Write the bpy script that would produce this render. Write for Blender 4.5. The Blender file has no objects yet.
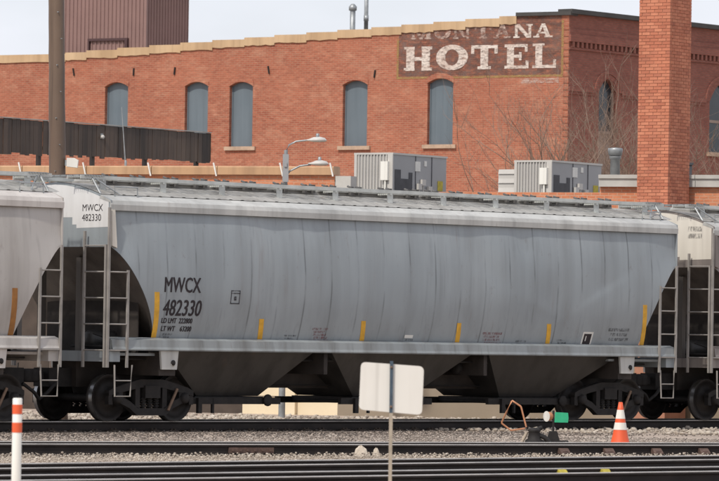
import bpy, math, random
import numpy as np
from mathutils import Vector, Matrix
R = math.radians
random.seed(7)
sc = bpy.context.scene
col = sc.collection

# ------------------------------------------------------------------ camera
PW, PH, FPX = 719.0, 481.0, 4700.0
CAMZ = 1.85
PITCH, ROLL = math.atan(99.5 / FPX), R(0.9)
cam_d = bpy.data.cameras.new('camera')
cam_d.sensor_width = 36.0
cam_d.lens = 36.0 * FPX / PW
cam_d.clip_start, cam_d.clip_end = 1.0, 12000.0
cam = bpy.data.objects.new('camera', cam_d)
col.objects.link(cam)
F_ = Vector((0, math.cos(PITCH), math.sin(PITCH)))
R0 = Vector((1, 0, 0)); U0 = R0.cross(F_)
R_ = R0 * math.cos(ROLL) + U0 * math.sin(ROLL)
U_ = U0 * math.cos(ROLL) - R0 * math.sin(ROLL)
CAM = Vector((0, 0, CAMZ))
m = Matrix((R_, U_, -F_)).transposed().to_4x4()
m.translation = CAM
cam.matrix_world = m
sc.camera = cam
cam_d.dof.use_dof = True; cam_d.dof.focus_distance = 94.0; cam_d.dof.aperture_fstop = 7.1

# ------------------------------------------------------------------ world, sun, exposure
SUN_AZ, SUN_EL = 213.0, 50.0          # degrees clockwise from +Y, elevation
w = bpy.data.worlds.new('World'); sc.world = w; w.use_nodes = True
nt = w.node_tree; nt.nodes.clear()
sky = nt.nodes.new('ShaderNodeTexSky'); sky.sky_type = 'NISHITA'; sky.sun_disc = False
sky.sun_elevation = R(SUN_EL); sky.sun_rotation = R(SUN_AZ)
sky.dust_density = 2.5; sky.air_density = 1.0; sky.ozone_density = 1.0
tc = nt.nodes.new('ShaderNodeTexCoord')
mp = nt.nodes.new('ShaderNodeMapping'); mp.inputs['Scale'].default_value = (9, 9, 26)
nz = nt.nodes.new('ShaderNodeTexNoise'); nz.inputs['Scale'].default_value = 1.0; nz.inputs['Detail'].default_value = 5
rp = nt.nodes.new('ShaderNodeValToRGB')
rp.color_ramp.elements[0].position = 0.30; rp.color_ramp.elements[0].color = (.55, .55, .55, 1)
rp.color_ramp.elements[1].position = 0.70; rp.color_ramp.elements[1].color = (.85, .85, .85, 1)
mx = nt.nodes.new('ShaderNodeMix'); mx.data_type = 'RGBA'
mx.inputs[7].default_value = (7.9, 8.05, 8.75, 1)       # thin high cloud veil
bg = nt.nodes.new('ShaderNodeBackground'); bg.inputs['Strength'].default_value = 0.115
wo = nt.nodes.new('ShaderNodeOutputWorld')
L = nt.links.new
L(tc.outputs['Generated'], mp.inputs['Vector']); L(mp.outputs[0], nz.inputs['Vector'])
L(nz.outputs['Fac'], rp.inputs['Fac']); L(rp.outputs['Color'], mx.inputs[0])
L(sky.outputs['Color'], mx.inputs[6]); L(mx.outputs[2], bg.inputs['Color']); L(bg.outputs[0], wo.inputs['Surface'])
sd = bpy.data.lights.new('sun', 'SUN'); sd.energy = 2.75; sd.angle = R(2.0); sd.color = (1, .95, .87)
sun = bpy.data.objects.new('sun', sd); col.objects.link(sun)
az, el = R(SUN_AZ), R(SUN_EL)
to_sun = Vector((math.sin(az) * math.cos(el), math.cos(az) * math.cos(el), math.sin(el)))
sun.rotation_euler = to_sun.to_track_quat('Z', 'Y').to_euler()
sun.location = (-30, -20, 60)
sc.view_settings.view_transform = 'Standard'; sc.view_settings.look = 'None'
sc.view_settings.exposure = 0.12; sc.view_settings.gamma = 1.0
sc.view_settings.use_curve_mapping = False
sc.cycles.max_bounces = 6

# ------------------------------------------------------------------ pixel -> direction helpers
def ray(px, py):
    return F_ + R_ * ((px - 359.5) / FPX) - U_ * ((py - 240.5) / FPX)
def at(px, py, Y):
    d = ray(px, py); return CAM + d * (Y / d.y)
def on_z(px, py, z=0.0):
    d = ray(px, py); return CAM + d * ((z - CAMZ) / d.z)
def on_plane(px, py, p0, n):
    d = ray(px, py); return CAM + d * ((p0 - CAM).dot(n) / d.dot(n))
def frame(loc, yaw):
    return Matrix.Translation(Vector(loc)) @ Matrix.Rotation(R(yaw), 4, 'Z')
def wall_xz(M, px, py):
    """pixel -> (x, z) in the vertical y=0 plane of frame M"""
    n = M.to_3x3() @ Vector((0, 1, 0))
    q = M.inverted() @ on_plane(px, py, M.translation, n)
    return q.x, q.z

# ------------------------------------------------------------------ mesh builder
class MB:
    def __init__(s): s.v = []; s.f = []; s.sm = []
    def add(s, vs, fs, smooth=False):
        b = len(s.v); s.v += [tuple(x) for x in vs]
        for f in fs: s.f.append([b + i for i in f]); s.sm.append(smooth)
        return s
    def box(s, x0, x1, y0, y1, z0, z1):
        vs = [(x, y, z) for z in (z0, z1) for y in (y0, y1) for x in (x0, x1)]
        return s.add(vs, [(0, 2, 3, 1), (4, 5, 7, 6), (0, 1, 5, 4), (2, 6, 7, 3), (0, 4, 6, 2), (1, 3, 7, 5)])
    def obox(s, c, size, M3):
        vs = []
        for k in (-.5, .5):
            for j in (-.5, .5):
                for i in (-.5, .5):
                    vs.append(Vector(c) + M3 @ Vector((i * size[0], j * size[1], k * size[2])))
        return s.add(vs, [(0, 2, 3, 1), (4, 5, 7, 6), (0, 1, 5, 4), (2, 6, 7, 3), (0, 4, 6, 2), (1, 3, 7, 5)])
    def prism(s, poly, a0, a1, axis='y'):
        """poly of (u, w): axis y -> (u, a, w); axis x -> (a, u, w); axis z -> (u, w, a)"""
        g = {'y': lambda u, w_, a: (u, a, w_), 'x': lambda u, w_, a: (a, u, w_), 'z': lambda u, w_, a: (u, w_, a)}[axis]
        n = len(poly)
        vs = [g(u, w_, a0) for u, w_ in poly] + [g(u, w_, a1) for u, w_ in poly]
        fs = [list(range(n)), list(range(2 * n - 1, n - 1, -1))]
        fs += [(i, (i + 1) % n, n + (i + 1) % n, n + i) for i in range(n)]
        return s.add(vs, fs)
    def tube(s, pts, r, n=8, caps=True):
        pts = [Vector(p) for p in pts]; rr = r if isinstance(r, (list, tuple)) else [r] * len(pts)
        rings = []
        for i, p in enumerate(pts):
            d = (pts[min(i + 1, len(pts) - 1)] - pts[max(i - 1, 0)]).normalized()
            up = Vector((0, 0, 1)) if abs(d.z) < .9 else Vector((1, 0, 0))
            a = d.cross(up).normalized(); b = d.cross(a)
            rings.append([p + (a * math.cos(6.28319 * k / n) + b * math.sin(6.28319 * k / n)) * rr[i] for k in range(n)])
        vs = [v for rg in rings for v in rg]; fs = []
        for i in range(len(pts) - 1):
            for k in range(n):
                fs.append((i * n + k, i * n + (k + 1) % n, (i + 1) * n + (k + 1) % n, (i + 1) * n + k))
        s.add(vs, fs, n > 6)
        if caps:
            s.add(rings[0], [list(range(n))]); s.add(rings[-1], [list(range(n - 1, -1, -1))])
        return s
    def lathe(s, prof, c=(0, 0, 0), axis='z', n=24):
        vs = []
        for r, h in prof:
            for k in range(n):
                a = 6.2831853 * k / n; u, w_ = r * math.cos(a), r * math.sin(a)
                p = {'z': (u, w_, h), 'y': (u, h, w_), 'x': (h, u, w_)}[axis]
                vs.append((c[0] + p[0], c[1] + p[1], c[2] + p[2]))
        fs = [(i * n + k, i * n + (k + 1) % n, (i + 1) * n + (k + 1) % n, (i + 1) * n + k)
              for i in range(len(prof) - 1) for k in range(n)]
        return s.add(vs, fs, True)
    def build(s, name, mat, parent=None, loc=None, rz=None):
        me = bpy.data.meshes.new(name)
        me.from_pydata(s.v, [], s.f); me.materials.append(mat)
        me.polygons.foreach_set('use_smooth', s.sm)
        me.update()
        return link(name, me, parent, loc, rz)

def link(name, me, parent=None, loc=None, rz=None):
    o = bpy.data.objects.new(name, me); col.objects.link(o)
    if parent: o.parent = parent
    if loc is not None: o.location = loc
    if rz is not None: o.rotation_euler.z = rz
    return o
def tag(o, label=None, cat=None, group=None, kind=None):
    if label: o['label'] = label
    if cat: o['category'] = cat
    if group: o['group'] = group
    if kind: o['kind'] = kind
    return o
def thing(name, label, cat, M=None, group=None):
    o = bpy.data.objects.new(name, None); col.objects.link(o)
    o.empty_display_size = .3
    if M is not None:
        o.location = M.translation; o.rotation_euler = M.to_euler()
    return tag(o, label, cat, group)
def dup(o, parent=None, loc=None):
    c = o.copy(); col.objects.link(c); c.parent = parent
    if loc is not None: c.location = loc
    return c
def dup_tree(o, parent=None):
    kids = [k for k in bpy.data.objects if k.parent == o]
    c = dup(o, parent)
    for k in kids: dup_tree(k, c)
    return c

def text_obj(s, name, mat, parent, M, x0, x1, z0, z1, y=-.004, shear=0.0, bold=0.0, surf=None):
    """lettering fitted to a rectangle in the vertical y plane of its parent"""
    cu = bpy.data.curves.new('t', 'FONT'); cu.body = s; cu.size = 1; cu.resolution_u = 3; cu.offset = bold
    to = bpy.data.objects.new('t', cu); col.objects.link(to)
    dg = bpy.context.evaluated_depsgraph_get(); dg.update()
    me = bpy.data.meshes.new_from_object(to.evaluated_get(dg))
    bpy.data.objects.remove(to); bpy.data.curves.remove(cu)
    n = len(me.vertices); a = np.empty(n * 3, 'f'); me.vertices.foreach_get('co', a); a = a.reshape(-1, 3)
    lo, hi = a.min(0), a.max(0); b = np.empty_like(a)
    u = (a[:, 0] - lo[0]) / (hi[0] - lo[0]); v = (a[:, 1] - lo[1]) / (hi[1] - lo[1])
    b[:, 0] = x0 + u * (x1 - x0) + shear * (v - .5); b[:, 2] = z0 + v * (z1 - z0); b[:, 1] = y
    if surf:
        for i in range(n): b[i, 1] = -surf(float(b[i, 0]), float(b[i, 2])) - .005
    me.vertices.foreach_set('co', b.ravel()); me.materials.clear(); me.materials.append(mat); me.update()
    return link(name, me, parent)

# ------------------------------------------------------------------ materials
def srgb(r, g, b):
    f = lambda c: ((c / 255.0 + .055) / 1.055) ** 2.4 if c > 10 else c / 255.0 / 12.92
    return (f(r), f(g), f(b), 1)
def newmat(name, rough=.7, metal=0.0):
    mt = bpy.data.materials.new(name); mt.use_nodes = True
    n = mt.node_tree.nodes; b = n['Principled BSDF']
    b.inputs['Roughness'].default_value = rough; b.inputs['Metallic'].default_value = metal
    return mt, mt.node_tree, b
def node(t, typ, **kw):
    n = t.nodes.new(typ)
    for k, v in kw.items(): setattr(n, k, v)
    return n
def coords(t, scale=(1, 1, 1), src='Object', rot=(0, 0, 0), loc=(0, 0, 0)):
    c = node(t, 'ShaderNodeTexCoord'); mp_ = node(t, 'ShaderNodeMapping')
    mp_.inputs['Scale'].default_value = scale; mp_.inputs['Rotation'].default_value = rot; mp_.inputs['Location'].default_value = loc
    t.links.new(c.outputs[src], mp_.inputs['Vector']); return mp_.outputs[0]
def noise(t, vec, scale, detail=4, rough=.55):
    n = node(t, 'ShaderNodeTexNoise'); n.inputs['Scale'].default_value = scale
    n.inputs['Detail'].default_value = detail; n.inputs['Roughness'].default_value = rough
    t.links.new(vec, n.inputs['Vector']); return n.outputs['Fac']
def ramp(t, fac, stops):
    r = node(t, 'ShaderNodeValToRGB'); e = r.color_ramp.elements
    while len(e) < len(stops): e.new(.5)
    for i, (p, c) in enumerate(stops):
        e[i].position = p; e[i].color = c if len(c) == 4 else (*c, 1)
    t.links.new(fac, r.inputs['Fac']); return r.outputs['Color']
def mix(t, fac, a, b, blend='MIX'):
    n = node(t, 'ShaderNodeMix', data_type='RGBA', blend_type=blend)
    for sock, v in ((n.inputs[0], fac), (n.inputs[6], a), (n.inputs[7], b)):
        if isinstance(v, (int, float)): sock.default_value = v
        elif isinstance(v, tuple): sock.default_value = v
        else: t.links.new(v, sock)
    return n.outputs[2]
def bump(t, bsdf, h, strength=.3, dist=.02):
    b = node(t, 'ShaderNodeBump'); b.inputs['Strength'].default_value = strength; b.inputs['Distance'].default_value = dist
    t.links.new(h, b.inputs['Height']); t.links.new(b.outputs[0], bsdf.inputs['Normal'])
G = lambda v: (v, v, v, 1)

def m_plain(name, c, rough=.7, metal=0.0, var=.25, scale=6.0, bmp=.0):
    mt, t, b = newmat(name, rough, metal)
    v = coords(t); f = noise(t, v, scale, 5)
    lo = tuple(x * (1 - var) for x in c[:3]) + (1,); hi = tuple(min(1, x * (1 + var)) for x in c[:3]) + (1,)
    t.links.new(ramp(t, f, [(.3, lo), (.7, hi)]), b.inputs['Base Color'])
    if bmp: bump(t, b, f, bmp)
    return mt

def m_paint(name, base, light, dark, rust=(.09, .045, .025, 1), streak=.5, rough=.5, rust_amt=.5, seam=0):
    """weathered rail-car paint: vertical streaks, blotches, rust specks"""
    mt, t, b = newmat(name, rough)
    vs = coords(t, (2.6, 2.6, .13)); vb = coords(t)
    f1 = noise(t, vs, .9, 5, .55); f2 = noise(t, vb, .45, 4); f3 = noise(t, coords(t, (1, 1, .55)), 7, 6, .7)
    f4 = noise(t, coords(t, (9, 9, .22), loc=(3, 0, 0)), 1.0, 3, .5)
    c = mix(t, ramp(t, f2, [(.35, G(0)), (.68, G(1))]), base, light)
    c = mix(t, ramp(t, f1, [(.44, G(0)), (.72, G(streak))]), c, dark)
    c = mix(t, ramp(t, f4, [(.60, G(0)), (.70, G(.34 * streak))]), c, tuple(x * .5 for x in dark[:3]) + (1,))
    if seam:
        sp = node(t, 'ShaderNodeSeparateXYZ'); co = node(t, 'ShaderNodeTexCoord'); t.links.new(co.outputs['Object'], sp.inputs[0])
        wob = noise(t, coords(t, (.3, .3, .5)), 1.0, 2)
        m1 = node(t, 'ShaderNodeMath', operation='MULTIPLY_ADD'); m1.inputs[1].default_value = .12; t.links.new(wob, m1.inputs[0]); t.links.new(sp.outputs['X'], m1.inputs[2])
        m2 = node(t, 'ShaderNodeMath', operation='PINGPONG'); m2.inputs[1].default_value = seam / 2; t.links.new(m1.outputs[0], m2.inputs[0])
        ln_ = ramp(t, m2.outputs[0], [(.006, G(1)), (.03, G(0))])
        brk = ramp(t, noise(t, coords(t, (.9, .9, .7), loc=(4, 4, 4)), 1.3, 4), [(.42, G(0)), (.62, G(.6))])
        c = mix(t, mix(t, 1.0, ln_, brk, 'MULTIPLY'), c, tuple(x * .35 for x in dark[:3]) + (1,))
    f6 = noise(t, coords(t, (6, 6, .5), loc=(11, 2, 5)), 1.0, 4, .6); f7 = noise(t, coords(t, loc=(5, 1, 8)), .8, 3)
    run = mix(t, 1.0, ramp(t, f6, [(.60, G(0)), (.74, G(.8 * rust_amt))]), ramp(t, f7, [(.45, G(0)), (.62, G(1))]), 'MULTIPLY')
    c = mix(t, run, c, tuple(x * 1.5 for x in rust[:3]) + (1,))
    c = mix(t, ramp(t, f3, [(.62, G(0)), (.75, G(rust_amt))]), c, rust)
    t.links.new(c, b.inputs['Base Color'])
    bump(t, b, f3, .06, .01)
    return mt

def m_brick(name, c1, c2, mortar, patch1, patch2, bw=.215, bh=.075, ms=.011, swap='xz', bstr=.5):
    mt, t, b = newmat(name, .9)
    c = node(t, 'ShaderNodeTexCoord'); sep = node(t, 'ShaderNodeSeparateXYZ'); cmb = node(t, 'ShaderNodeCombineXYZ')
    t.links.new(c.outputs['Object'], sep.inputs[0])
    t.links.new(sep.outputs['X' if swap[0] == 'x' else 'Y'], cmb.inputs[0]); t.links.new(sep.outputs['Z'], cmb.inputs[1])
    br = node(t, 'ShaderNodeTexBrick'); br.inputs['Scale'].default_value = 1.0
    br.inputs['Brick Width'].default_value = bw; br.inputs['Row Height'].default_value = bh
    br.inputs['Mortar Size'].default_value = ms; br.inputs['Color1'].default_value = c1
    br.inputs['Color2'].default_value = c2; br.inputs['Mortar'].default_value = mortar
    br.inputs['Bias'].default_value = 0.0
    t.links.new(cmb.outputs[0], br.inputs['Vector'])
    v = coords(t, (1, 1, 1.6)); f1 = noise(t, v, .42, 6, .62); f2 = noise(t, coords(t, (1, 1, 2.2), loc=(7, 3, 1)), 1.5, 5, .65)
    f3 = noise(t, coords(t, (4, 4, 13)), 1.0, 3, .6)
    k = mix(t, ramp(t, noise(t, coords(t, (1, 1, 1.3), loc=(2, 9, 4)), .16, 4, .6), [(.40, G(0)), (.60, G(.28))]), br.outputs['Color'], tuple(x * .62 for x in c2[:3]) + (1,))
    k = mix(t, ramp(t, f1, [(.42, G(0)), (.70, G(.5))]), k, patch1)
    k = mix(t, ramp(t, f2, [(.50, G(0)), (.74, G(.42))]), k, patch2)
    f5 = noise(t, coords(t, (2.2, 2.2, 13.3), loc=(1, 5, 2)), 1.6, 5, .75)
    k = mix(t, ramp(t, f5, [(.56, G(0)), (.72, G(.7))]), k, patch2)
    k = mix(t, .5, k, ramp(t, f3, [(.28, G(.40)), (.72, G(1.0))]), 'MULTIPLY')
    t.links.new(k, b.inputs['Base Color'])
    inv = node(t, 'ShaderNodeMath', operation='SUBTRACT'); inv.inputs[0].default_value = 1.0
    t.links.new(br.outputs['Fac'], inv.inputs[1]); bump(t, b, inv.outputs[0], bstr, .012)
    return mt

def m_worn(name, c, scale=3.0, lo=.42, hi=.58, c2=None):
    """flaking paint on masonry: transparent where it has worn away"""
    mt, t, b = newmat(name, .9)
    v = coords(t, (1, 1, 2.4)); f = noise(t, v, scale, 6, .7)
    b.inputs['Base Color'].default_value = c
    if c2: t.links.new(ramp(t, noise(t, v, 1.3, 3), [(.35, c), (.65, c2)]), b.inputs['Base Color'])
    t.links.new(ramp(t, f, [(lo, G(0)), (hi, G(1))]), b.inputs['Alpha'])
    return mt

M = {}
M['grey_paint'] = m_paint('grey_paint', srgb(140, 147, 151), srgb(151, 157, 160), srgb(114, 118, 120), streak=.45, rust_amt=.3, seam=.76)
M['sill_dark'] = m_paint('dark_grey_sill', srgb(128, 133, 135), srgb(141, 145, 145), srgb(92, 90, 86), streak=.7, rust_amt=.5)  # sill a little darker than the side paint
M['pink_paint'] = m_paint('pink_grey_paint', srgb(174, 169, 164), srgb(186, 181, 176), srgb(134, 128, 122), streak=.6, rust_amt=.25)
M['pink_eave'] = m_paint('pink_grey_eave', srgb(192, 186, 180), srgb(205, 199, 193), srgb(146, 138, 132), streak=.5, rust_amt=.35)
M['brown_paint'] = m_paint('brown_grey_paint', srgb(128, 120, 115), srgb(142, 134, 128), srgb(92, 84, 80), streak=.6, rust_amt=.3)
M['white_paint'] = m_paint('white_patch_paint', srgb(208, 207, 206), srgb(222, 221, 219), srgb(170, 168, 166), streak=.35, rust_amt=.15)
M['cream_paint'] = m_paint('cream_patch_paint', srgb(208, 202, 190), srgb(220, 214, 203), srgb(164, 156, 145), streak=.35, rust_amt=.15)
M['eave_grey'] = m_paint('eave_grey', srgb(172, 172, 169), srgb(192, 191, 186), srgb(122, 121, 118), streak=.5, rust_amt=.35)
M['roof_grey'] = m_paint('roof_grey', srgb(150, 149, 145), srgb(168, 165, 160), srgb(100, 95, 90), streak=.6, rust_amt=.6)
M['latch'] = m_plain('dark_latch', srgb(92, 90, 88), .6, .2, .25, 6)
M['board_steel'] = m_plain('pale_walkway_steel', srgb(182, 184, 180), .6, 0, .22, 3)
M['ladder'] = m_plain('ladder_grey', srgb(138, 133, 128), .6, 0, .25, 3)
M['galv'] = m_plain('galvanised_steel', srgb(150, 153, 154), .45, .5, .25, 5)
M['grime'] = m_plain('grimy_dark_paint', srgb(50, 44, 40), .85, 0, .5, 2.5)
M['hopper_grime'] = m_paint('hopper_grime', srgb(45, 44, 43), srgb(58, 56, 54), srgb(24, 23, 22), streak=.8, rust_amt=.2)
M['slope_shade_grime'] = m_paint('dirty_shaded_slope_paint', srgb(92, 86, 81), srgb(108, 101, 95), srgb(52, 47, 43), streak=.7, rust_amt=.6)  # grime and the shade under the car end both put into this colour
M['black_iron'] = m_plain('black_cast_iron', srgb(34, 31, 30), .75, .2, .4, 8)
M['rust_iron'] = m_plain('rusty_bar', srgb(120, 98, 82), .8, .1, .35, 9)
M['wheel_steel'] = m_plain('wheel_steel', srgb(42, 38, 36), .6, .4, .35, 6)
M['tread'] = m_plain('wheel_tread_steel', srgb(160, 160, 160), .3, .9, .15, 6)
M['yellow'] = m_plain('yellow_reflector', srgb(212, 160, 48), .5, 0, .2, 5)
M['orange_refl'] = m_plain('faded_orange_reflector', srgb(150, 100, 45), .5, 0, .25, 5)
M['ink'] = m_plain('black_ink', srgb(38, 30, 34), .7, 0, .2, 4)
M['ink_faint'] = m_worn('faint_ink', srgb(70, 68, 72), 14, .35, .6)
M['ink_red'] = m_worn('faint_red_ink', srgb(140, 80, 84), 14, .35, .6)
M['label_white'] = m_plain('white_label', srgb(214, 212, 206), .6, 0, .08, 6)
M['rail_side'] = m_plain('rail_side_rust', srgb(37, 30, 27), .8, .1, .35, 3)
M['rail_head'] = m_plain('rail_head_steel', srgb(182, 177, 172), .4, .35, .2, 2)
M['tie'] = m_plain('creosote_wood', srgb(66, 56, 48), .95, 0, .35, 7, .3)
M['copper'] = m_plain('copper_brown_pipe', srgb(176, 122, 88), .5, .2, .2, 9)
M['green'] = m_plain('green_target_paint', srgb(40, 160, 115), .5, 0, .12, 8)
M['orange'] = m_paint('orange_plastic', srgb(224, 86, 42), srgb(230, 102, 56), srgb(170, 66, 36), streak=.5, rust_amt=.3)
M['white'] = m_paint('white_plastic', srgb(222, 219, 210), srgb(230, 228, 221), srgb(176, 166, 152), streak=.45, rust_amt=.12)
M['sign_white'] = m_paint('weathered_white_sign', srgb(208, 204, 196), srgb(219, 216, 209), srgb(176, 169, 158), streak=.6, rust_amt=.25)
M['post_tan'] = m_plain('tan_post', srgb(158, 146, 130), .7, 0, .2, 9)
M['post_dark'] = m_plain('dark_bracket', srgb(70, 84, 96), .5, .4, .25, 9)
M['yellow_iron'] = m_plain('yellow_painted_iron', srgb(176, 160, 60), .7, 0, .25, 12)
M['pink_iron'] = m_plain('rusty_pink_iron', srgb(88, 69, 61), .8, 0, .3, 12)
M['coping_tan'] = m_paint('tan_coping', srgb(184, 153, 116), srgb(197, 169, 134), srgb(140, 112, 82), streak=.5, rust_amt=.3)
M['coping_annex'] = m_paint('orange_tan_coping', srgb(178, 140, 104), srgb(192, 156, 120), srgb(130, 100, 74), streak=.6, rust_amt=.3)
M['coping_grey'] = m_plain('pale_grey_coping', srgb(178, 176, 170), .8, 0, .12, 2)
M['coping_dark'] = m_plain('dark_roof_cap', srgb(62, 60, 58), .7, 0, .2, 2)
M['pale_stone'] = m_plain('pale_stone', srgb(186, 174, 158), .9, 0, .12, 9)
M['stone'] = m_plain('sandstone_sill', srgb(176, 150, 128), .85, 0, .2, 5)
M['shutter'] = m_paint('blue_grey_board', srgb(96, 108, 116), srgb(108, 119, 126), srgb(78, 88, 95), streak=.5, rust_amt=.05)
M['roofing'] = m_plain('roof_membrane', srgb(120, 116, 110), .9, 0, .2, .8)
M['maroon'] = m_plain('maroon_cladding', srgb(132, 104, 98), .6, 0, .08, .8)
M['maroon_dark'] = m_plain('dark_maroon_trim', srgb(70, 46, 46), .6, 0, .15, 2)
M['wood_dark'] = m_paint('weathered_dark_board', srgb(66, 54, 47), srgb(88, 74, 64), srgb(32, 27, 24), streak=1.0, rust_amt=.2)
M['pole_wood'] = m_paint('utility_pole_wood', srgb(92, 74, 61), srgb(112, 92, 76), srgb(46, 37, 31), streak=1.0, rust_amt=.3)
M['hvac_sunlit_pale'] = m_plain('hvac_sunlit_pale_metal', srgb(186, 182, 176), .5, 0, .06, 1.5)  # pale parts; sunlit louver face painted paler than the grey cabinet
M['hvac_grey'] = m_plain('hvac_grey_metal', srgb(150, 150, 151), .5, 0, .06, 1.2)
M['hvac_dark'] = m_plain('hvac_coil', srgb(72, 72, 76), .6, .2, .2, 4)
M['cream_wall'] = m_plain('cream_block_wall', srgb(222, 206, 176), .85, 0, .08, .7)
M['tan_line_and_shade'] = m_plain('tan_line_and_shaded_wall', srgb(138, 125, 108), .85, 0, .12, .7)  # tan of the wall line; also shade painted into the base beyond the cream
M['foundation'] = m_plain('dark_foundation_stone', srgb(74, 64, 57), .95, 0, .3, 1.5)
M['glass'] = m_plain('dark_window_glass', srgb(52, 58, 62), .12, 0, .2, 2)
M['sash'] = m_plain('tan_blind', srgb(150, 132, 120), .8, 0, .15, 2)
M['bark'] = m_plain('bare_twig_bark', srgb(128, 108, 94), .9, 0, .3, 4)
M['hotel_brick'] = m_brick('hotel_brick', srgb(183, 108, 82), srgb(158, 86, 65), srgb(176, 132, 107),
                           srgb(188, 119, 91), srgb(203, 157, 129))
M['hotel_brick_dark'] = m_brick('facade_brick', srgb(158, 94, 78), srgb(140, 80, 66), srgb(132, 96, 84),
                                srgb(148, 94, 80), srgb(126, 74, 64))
M['orange_brick'] = m_brick('annex_brick', srgb(212, 136, 98), srgb(198, 118, 84), srgb(200, 160, 134),
                            srgb(216, 146, 108), srgb(222, 166, 130))
M['brick_single'] = None
def m_chimney():
    mt, t, b = newmat('chimney_brick', .9)
    g = node(t, 'ShaderNodeNewGeometry')
    c = ramp(t, g.outputs['Random Per Island'], [(0, srgb(182, 110, 84)), (.45, srgb(198, 124, 95)), (.8, srgb(206, 134, 104)), (1, srgb(170, 102, 80))])
    c = mix(t, .6, c, ramp(t, noise(t, coords(t, (1, 1, .5)), 1.3, 6, .65), [(.3, G(.5)), (.68, G(1))]), 'MULTIPLY')
    t.links.new(c, b.inputs['Base Color']); bump(t, b, noise(t, coords(t), 40, 4), .3, .01); return mt
M['chimney_brick'] = m_chimney()
M['mortar'] = m_plain('chimney_mortar', srgb(164, 116, 94), .95, 0, .15, 3)

def m_gravel(name, stops, rnd=True):
    mt, t, b = newmat(name, .95)
    g = node(t, 'ShaderNodeNewGeometry')
    v = coords(t)
    if rnd: f = g.outputs['Random Per Island']
    else: f = noise(t, v, 14, 6, .75)
    c = ramp(t, f, stops)
    # oil and brake dust along the running lines, drier stone in between
    c = mix(t, ramp(t, noise(t, v, .5, 5, .6), [(.40, G(0)), (.66, G(.55))]), c, srgb(112, 100, 90))
    t.links.new(c, b.inputs['Base Color'])
    bump(t, b, noise(t, v, 30, 5), .6, .03)
    return mt
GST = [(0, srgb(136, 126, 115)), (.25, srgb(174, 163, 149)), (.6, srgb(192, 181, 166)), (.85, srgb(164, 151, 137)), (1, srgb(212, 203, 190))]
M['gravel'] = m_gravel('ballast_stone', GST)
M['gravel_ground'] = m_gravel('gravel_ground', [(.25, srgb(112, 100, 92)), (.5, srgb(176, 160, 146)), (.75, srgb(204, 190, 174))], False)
M['dark_gravel'] = m_gravel('dark_ballast_stone', [(0, srgb(48, 43, 40)), (.5, srgb(92, 84, 79)), (.85, srgb(116, 107, 101)), (1, srgb(160, 152, 143))])  # darker stone tones for the strip along the train track

M['mid_gravel'] = m_gravel('grey_ballast_stone', [(0, srgb(84, 77, 72)), (.4, srgb(138, 128, 120)), (.8, srgb(166, 156, 146)), (1, srgb(196, 187, 176))])

# ------------------------------------------------------------------ ground
g = MB(); g.add([(-5000, -300, 0), (5000, -300, 0), (5000, 9000, 0), (-5000, 9000, 0)], [(0, 1, 2, 3)])
tag(g.build('ground', M['gravel_ground']), 'pale gravel ground of the rail yard', None, None, 'structure')

RAILZ = 0.20
YAW = 46.0
NEAR = 1.60                                    # half width of the cars
u = Vector((math.cos(R(YAW)), math.sin(R(YAW)), 0)); nrm = Vector((math.sin(R(YAW)), -math.cos(R(YAW)), 0))
CL = 16.77                                     # body length
GAP = 1.25
corner = at(112, 208, 89.9); corner.z = RAILZ   # near left corner of the middle car
CAR = Matrix.Translation(corner - nrm * NEAR) @ Matrix.Rotation(R(YAW), 4, 'Z')

# tracks: (name, point on the NEAR rail, yaw, label)
def gz(px, py): return on_z(px, py, RAILZ)
GA = 1.435 + .07
tracks = [('train', corner - nrm * (NEAR - GA / 2), YAW, 'straight railway track the hopper cars stand on'),
          ('cone', gz(60, 443.8), 32.0, 'railway track passing in front of the traffic cone and bent pipe'),
          ('mid', gz(60, 467.4), 47.0, 'railway track between the loose gravel strip and the yellow braced track'),
          ('front', gz(60, 479.6), 45.0, 'railway track with yellow rail braces nearest the white sign')]
def rail_profile():
    h = [(.036, 0), (.036, -.034), (.009, -.05), (.009, -.15), (.07, -.165), (.07, -.178)]
    return h + [(-a, b) for a, b in reversed(h)]
tie_me = None
track_frames = {}
for nm, p, yaw, lab in tracks:
    d = Vector((math.cos(R(yaw)), math.sin(R(yaw)), 0)); nn = Vector((d.y, -d.x, 0))
    c0 = p - nn * GA / 2
    T = Matrix.Translation((c0.x, c0.y, 0)) @ Matrix.Rotation(R(yaw), 4, 'Z'); track_frames[nm] = T
    root = thing('railway_track', lab, None, T); root['kind'] = 'structure'
    for s in (-1, 1):
        b_ = MB(); yc = s * GA / 2
        prof = [(yc + a, RAILZ + z) for a, z in rail_profile()]
        b_.prism(prof, -45, 70, 'x')
        ro = b_.build('rail', M['rail_side'], root)
        hb = MB(); hb.prism([(yc - .0385, RAILZ - .011), (yc - .0385, RAILZ - .003), (yc - .033, RAILZ + .003), (yc + .033, RAILZ + .003), (yc + .0385, RAILZ - .003), (yc + .0385, RAILZ - .011)], -45, 70, 'x')
        hb.build('rail_head', M['rail_head'], ro)
    tb = MB(); tb.box(-.11, .11, -1.28, 1.28, -.12, .016)
    for yy in (-GA / 2, GA / 2):
        for e in (-1, 1):
            tb.box(-.09, .09, *sorted((yy + e * .072, yy + e * .17)), .016, .036)
            for xx in (-.05, .05): tb.box(xx - .016, xx + .016, *sorted((yy + e * .074, yy + e * .112)), .036, .066)
    x = -14.0; first = None
    while x < 18:
        if first is None: first = tb.build('tie', M['tie'], root, (x, 0, 0))
        else:
            o = dup(first, root, (x + random.uniform(-.03, .03), random.uniform(-.05, .05), random.uniform(-.012, .004)))
            o.rotation_euler.z = random.uniform(-.02, .02)
        x += .53
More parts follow.
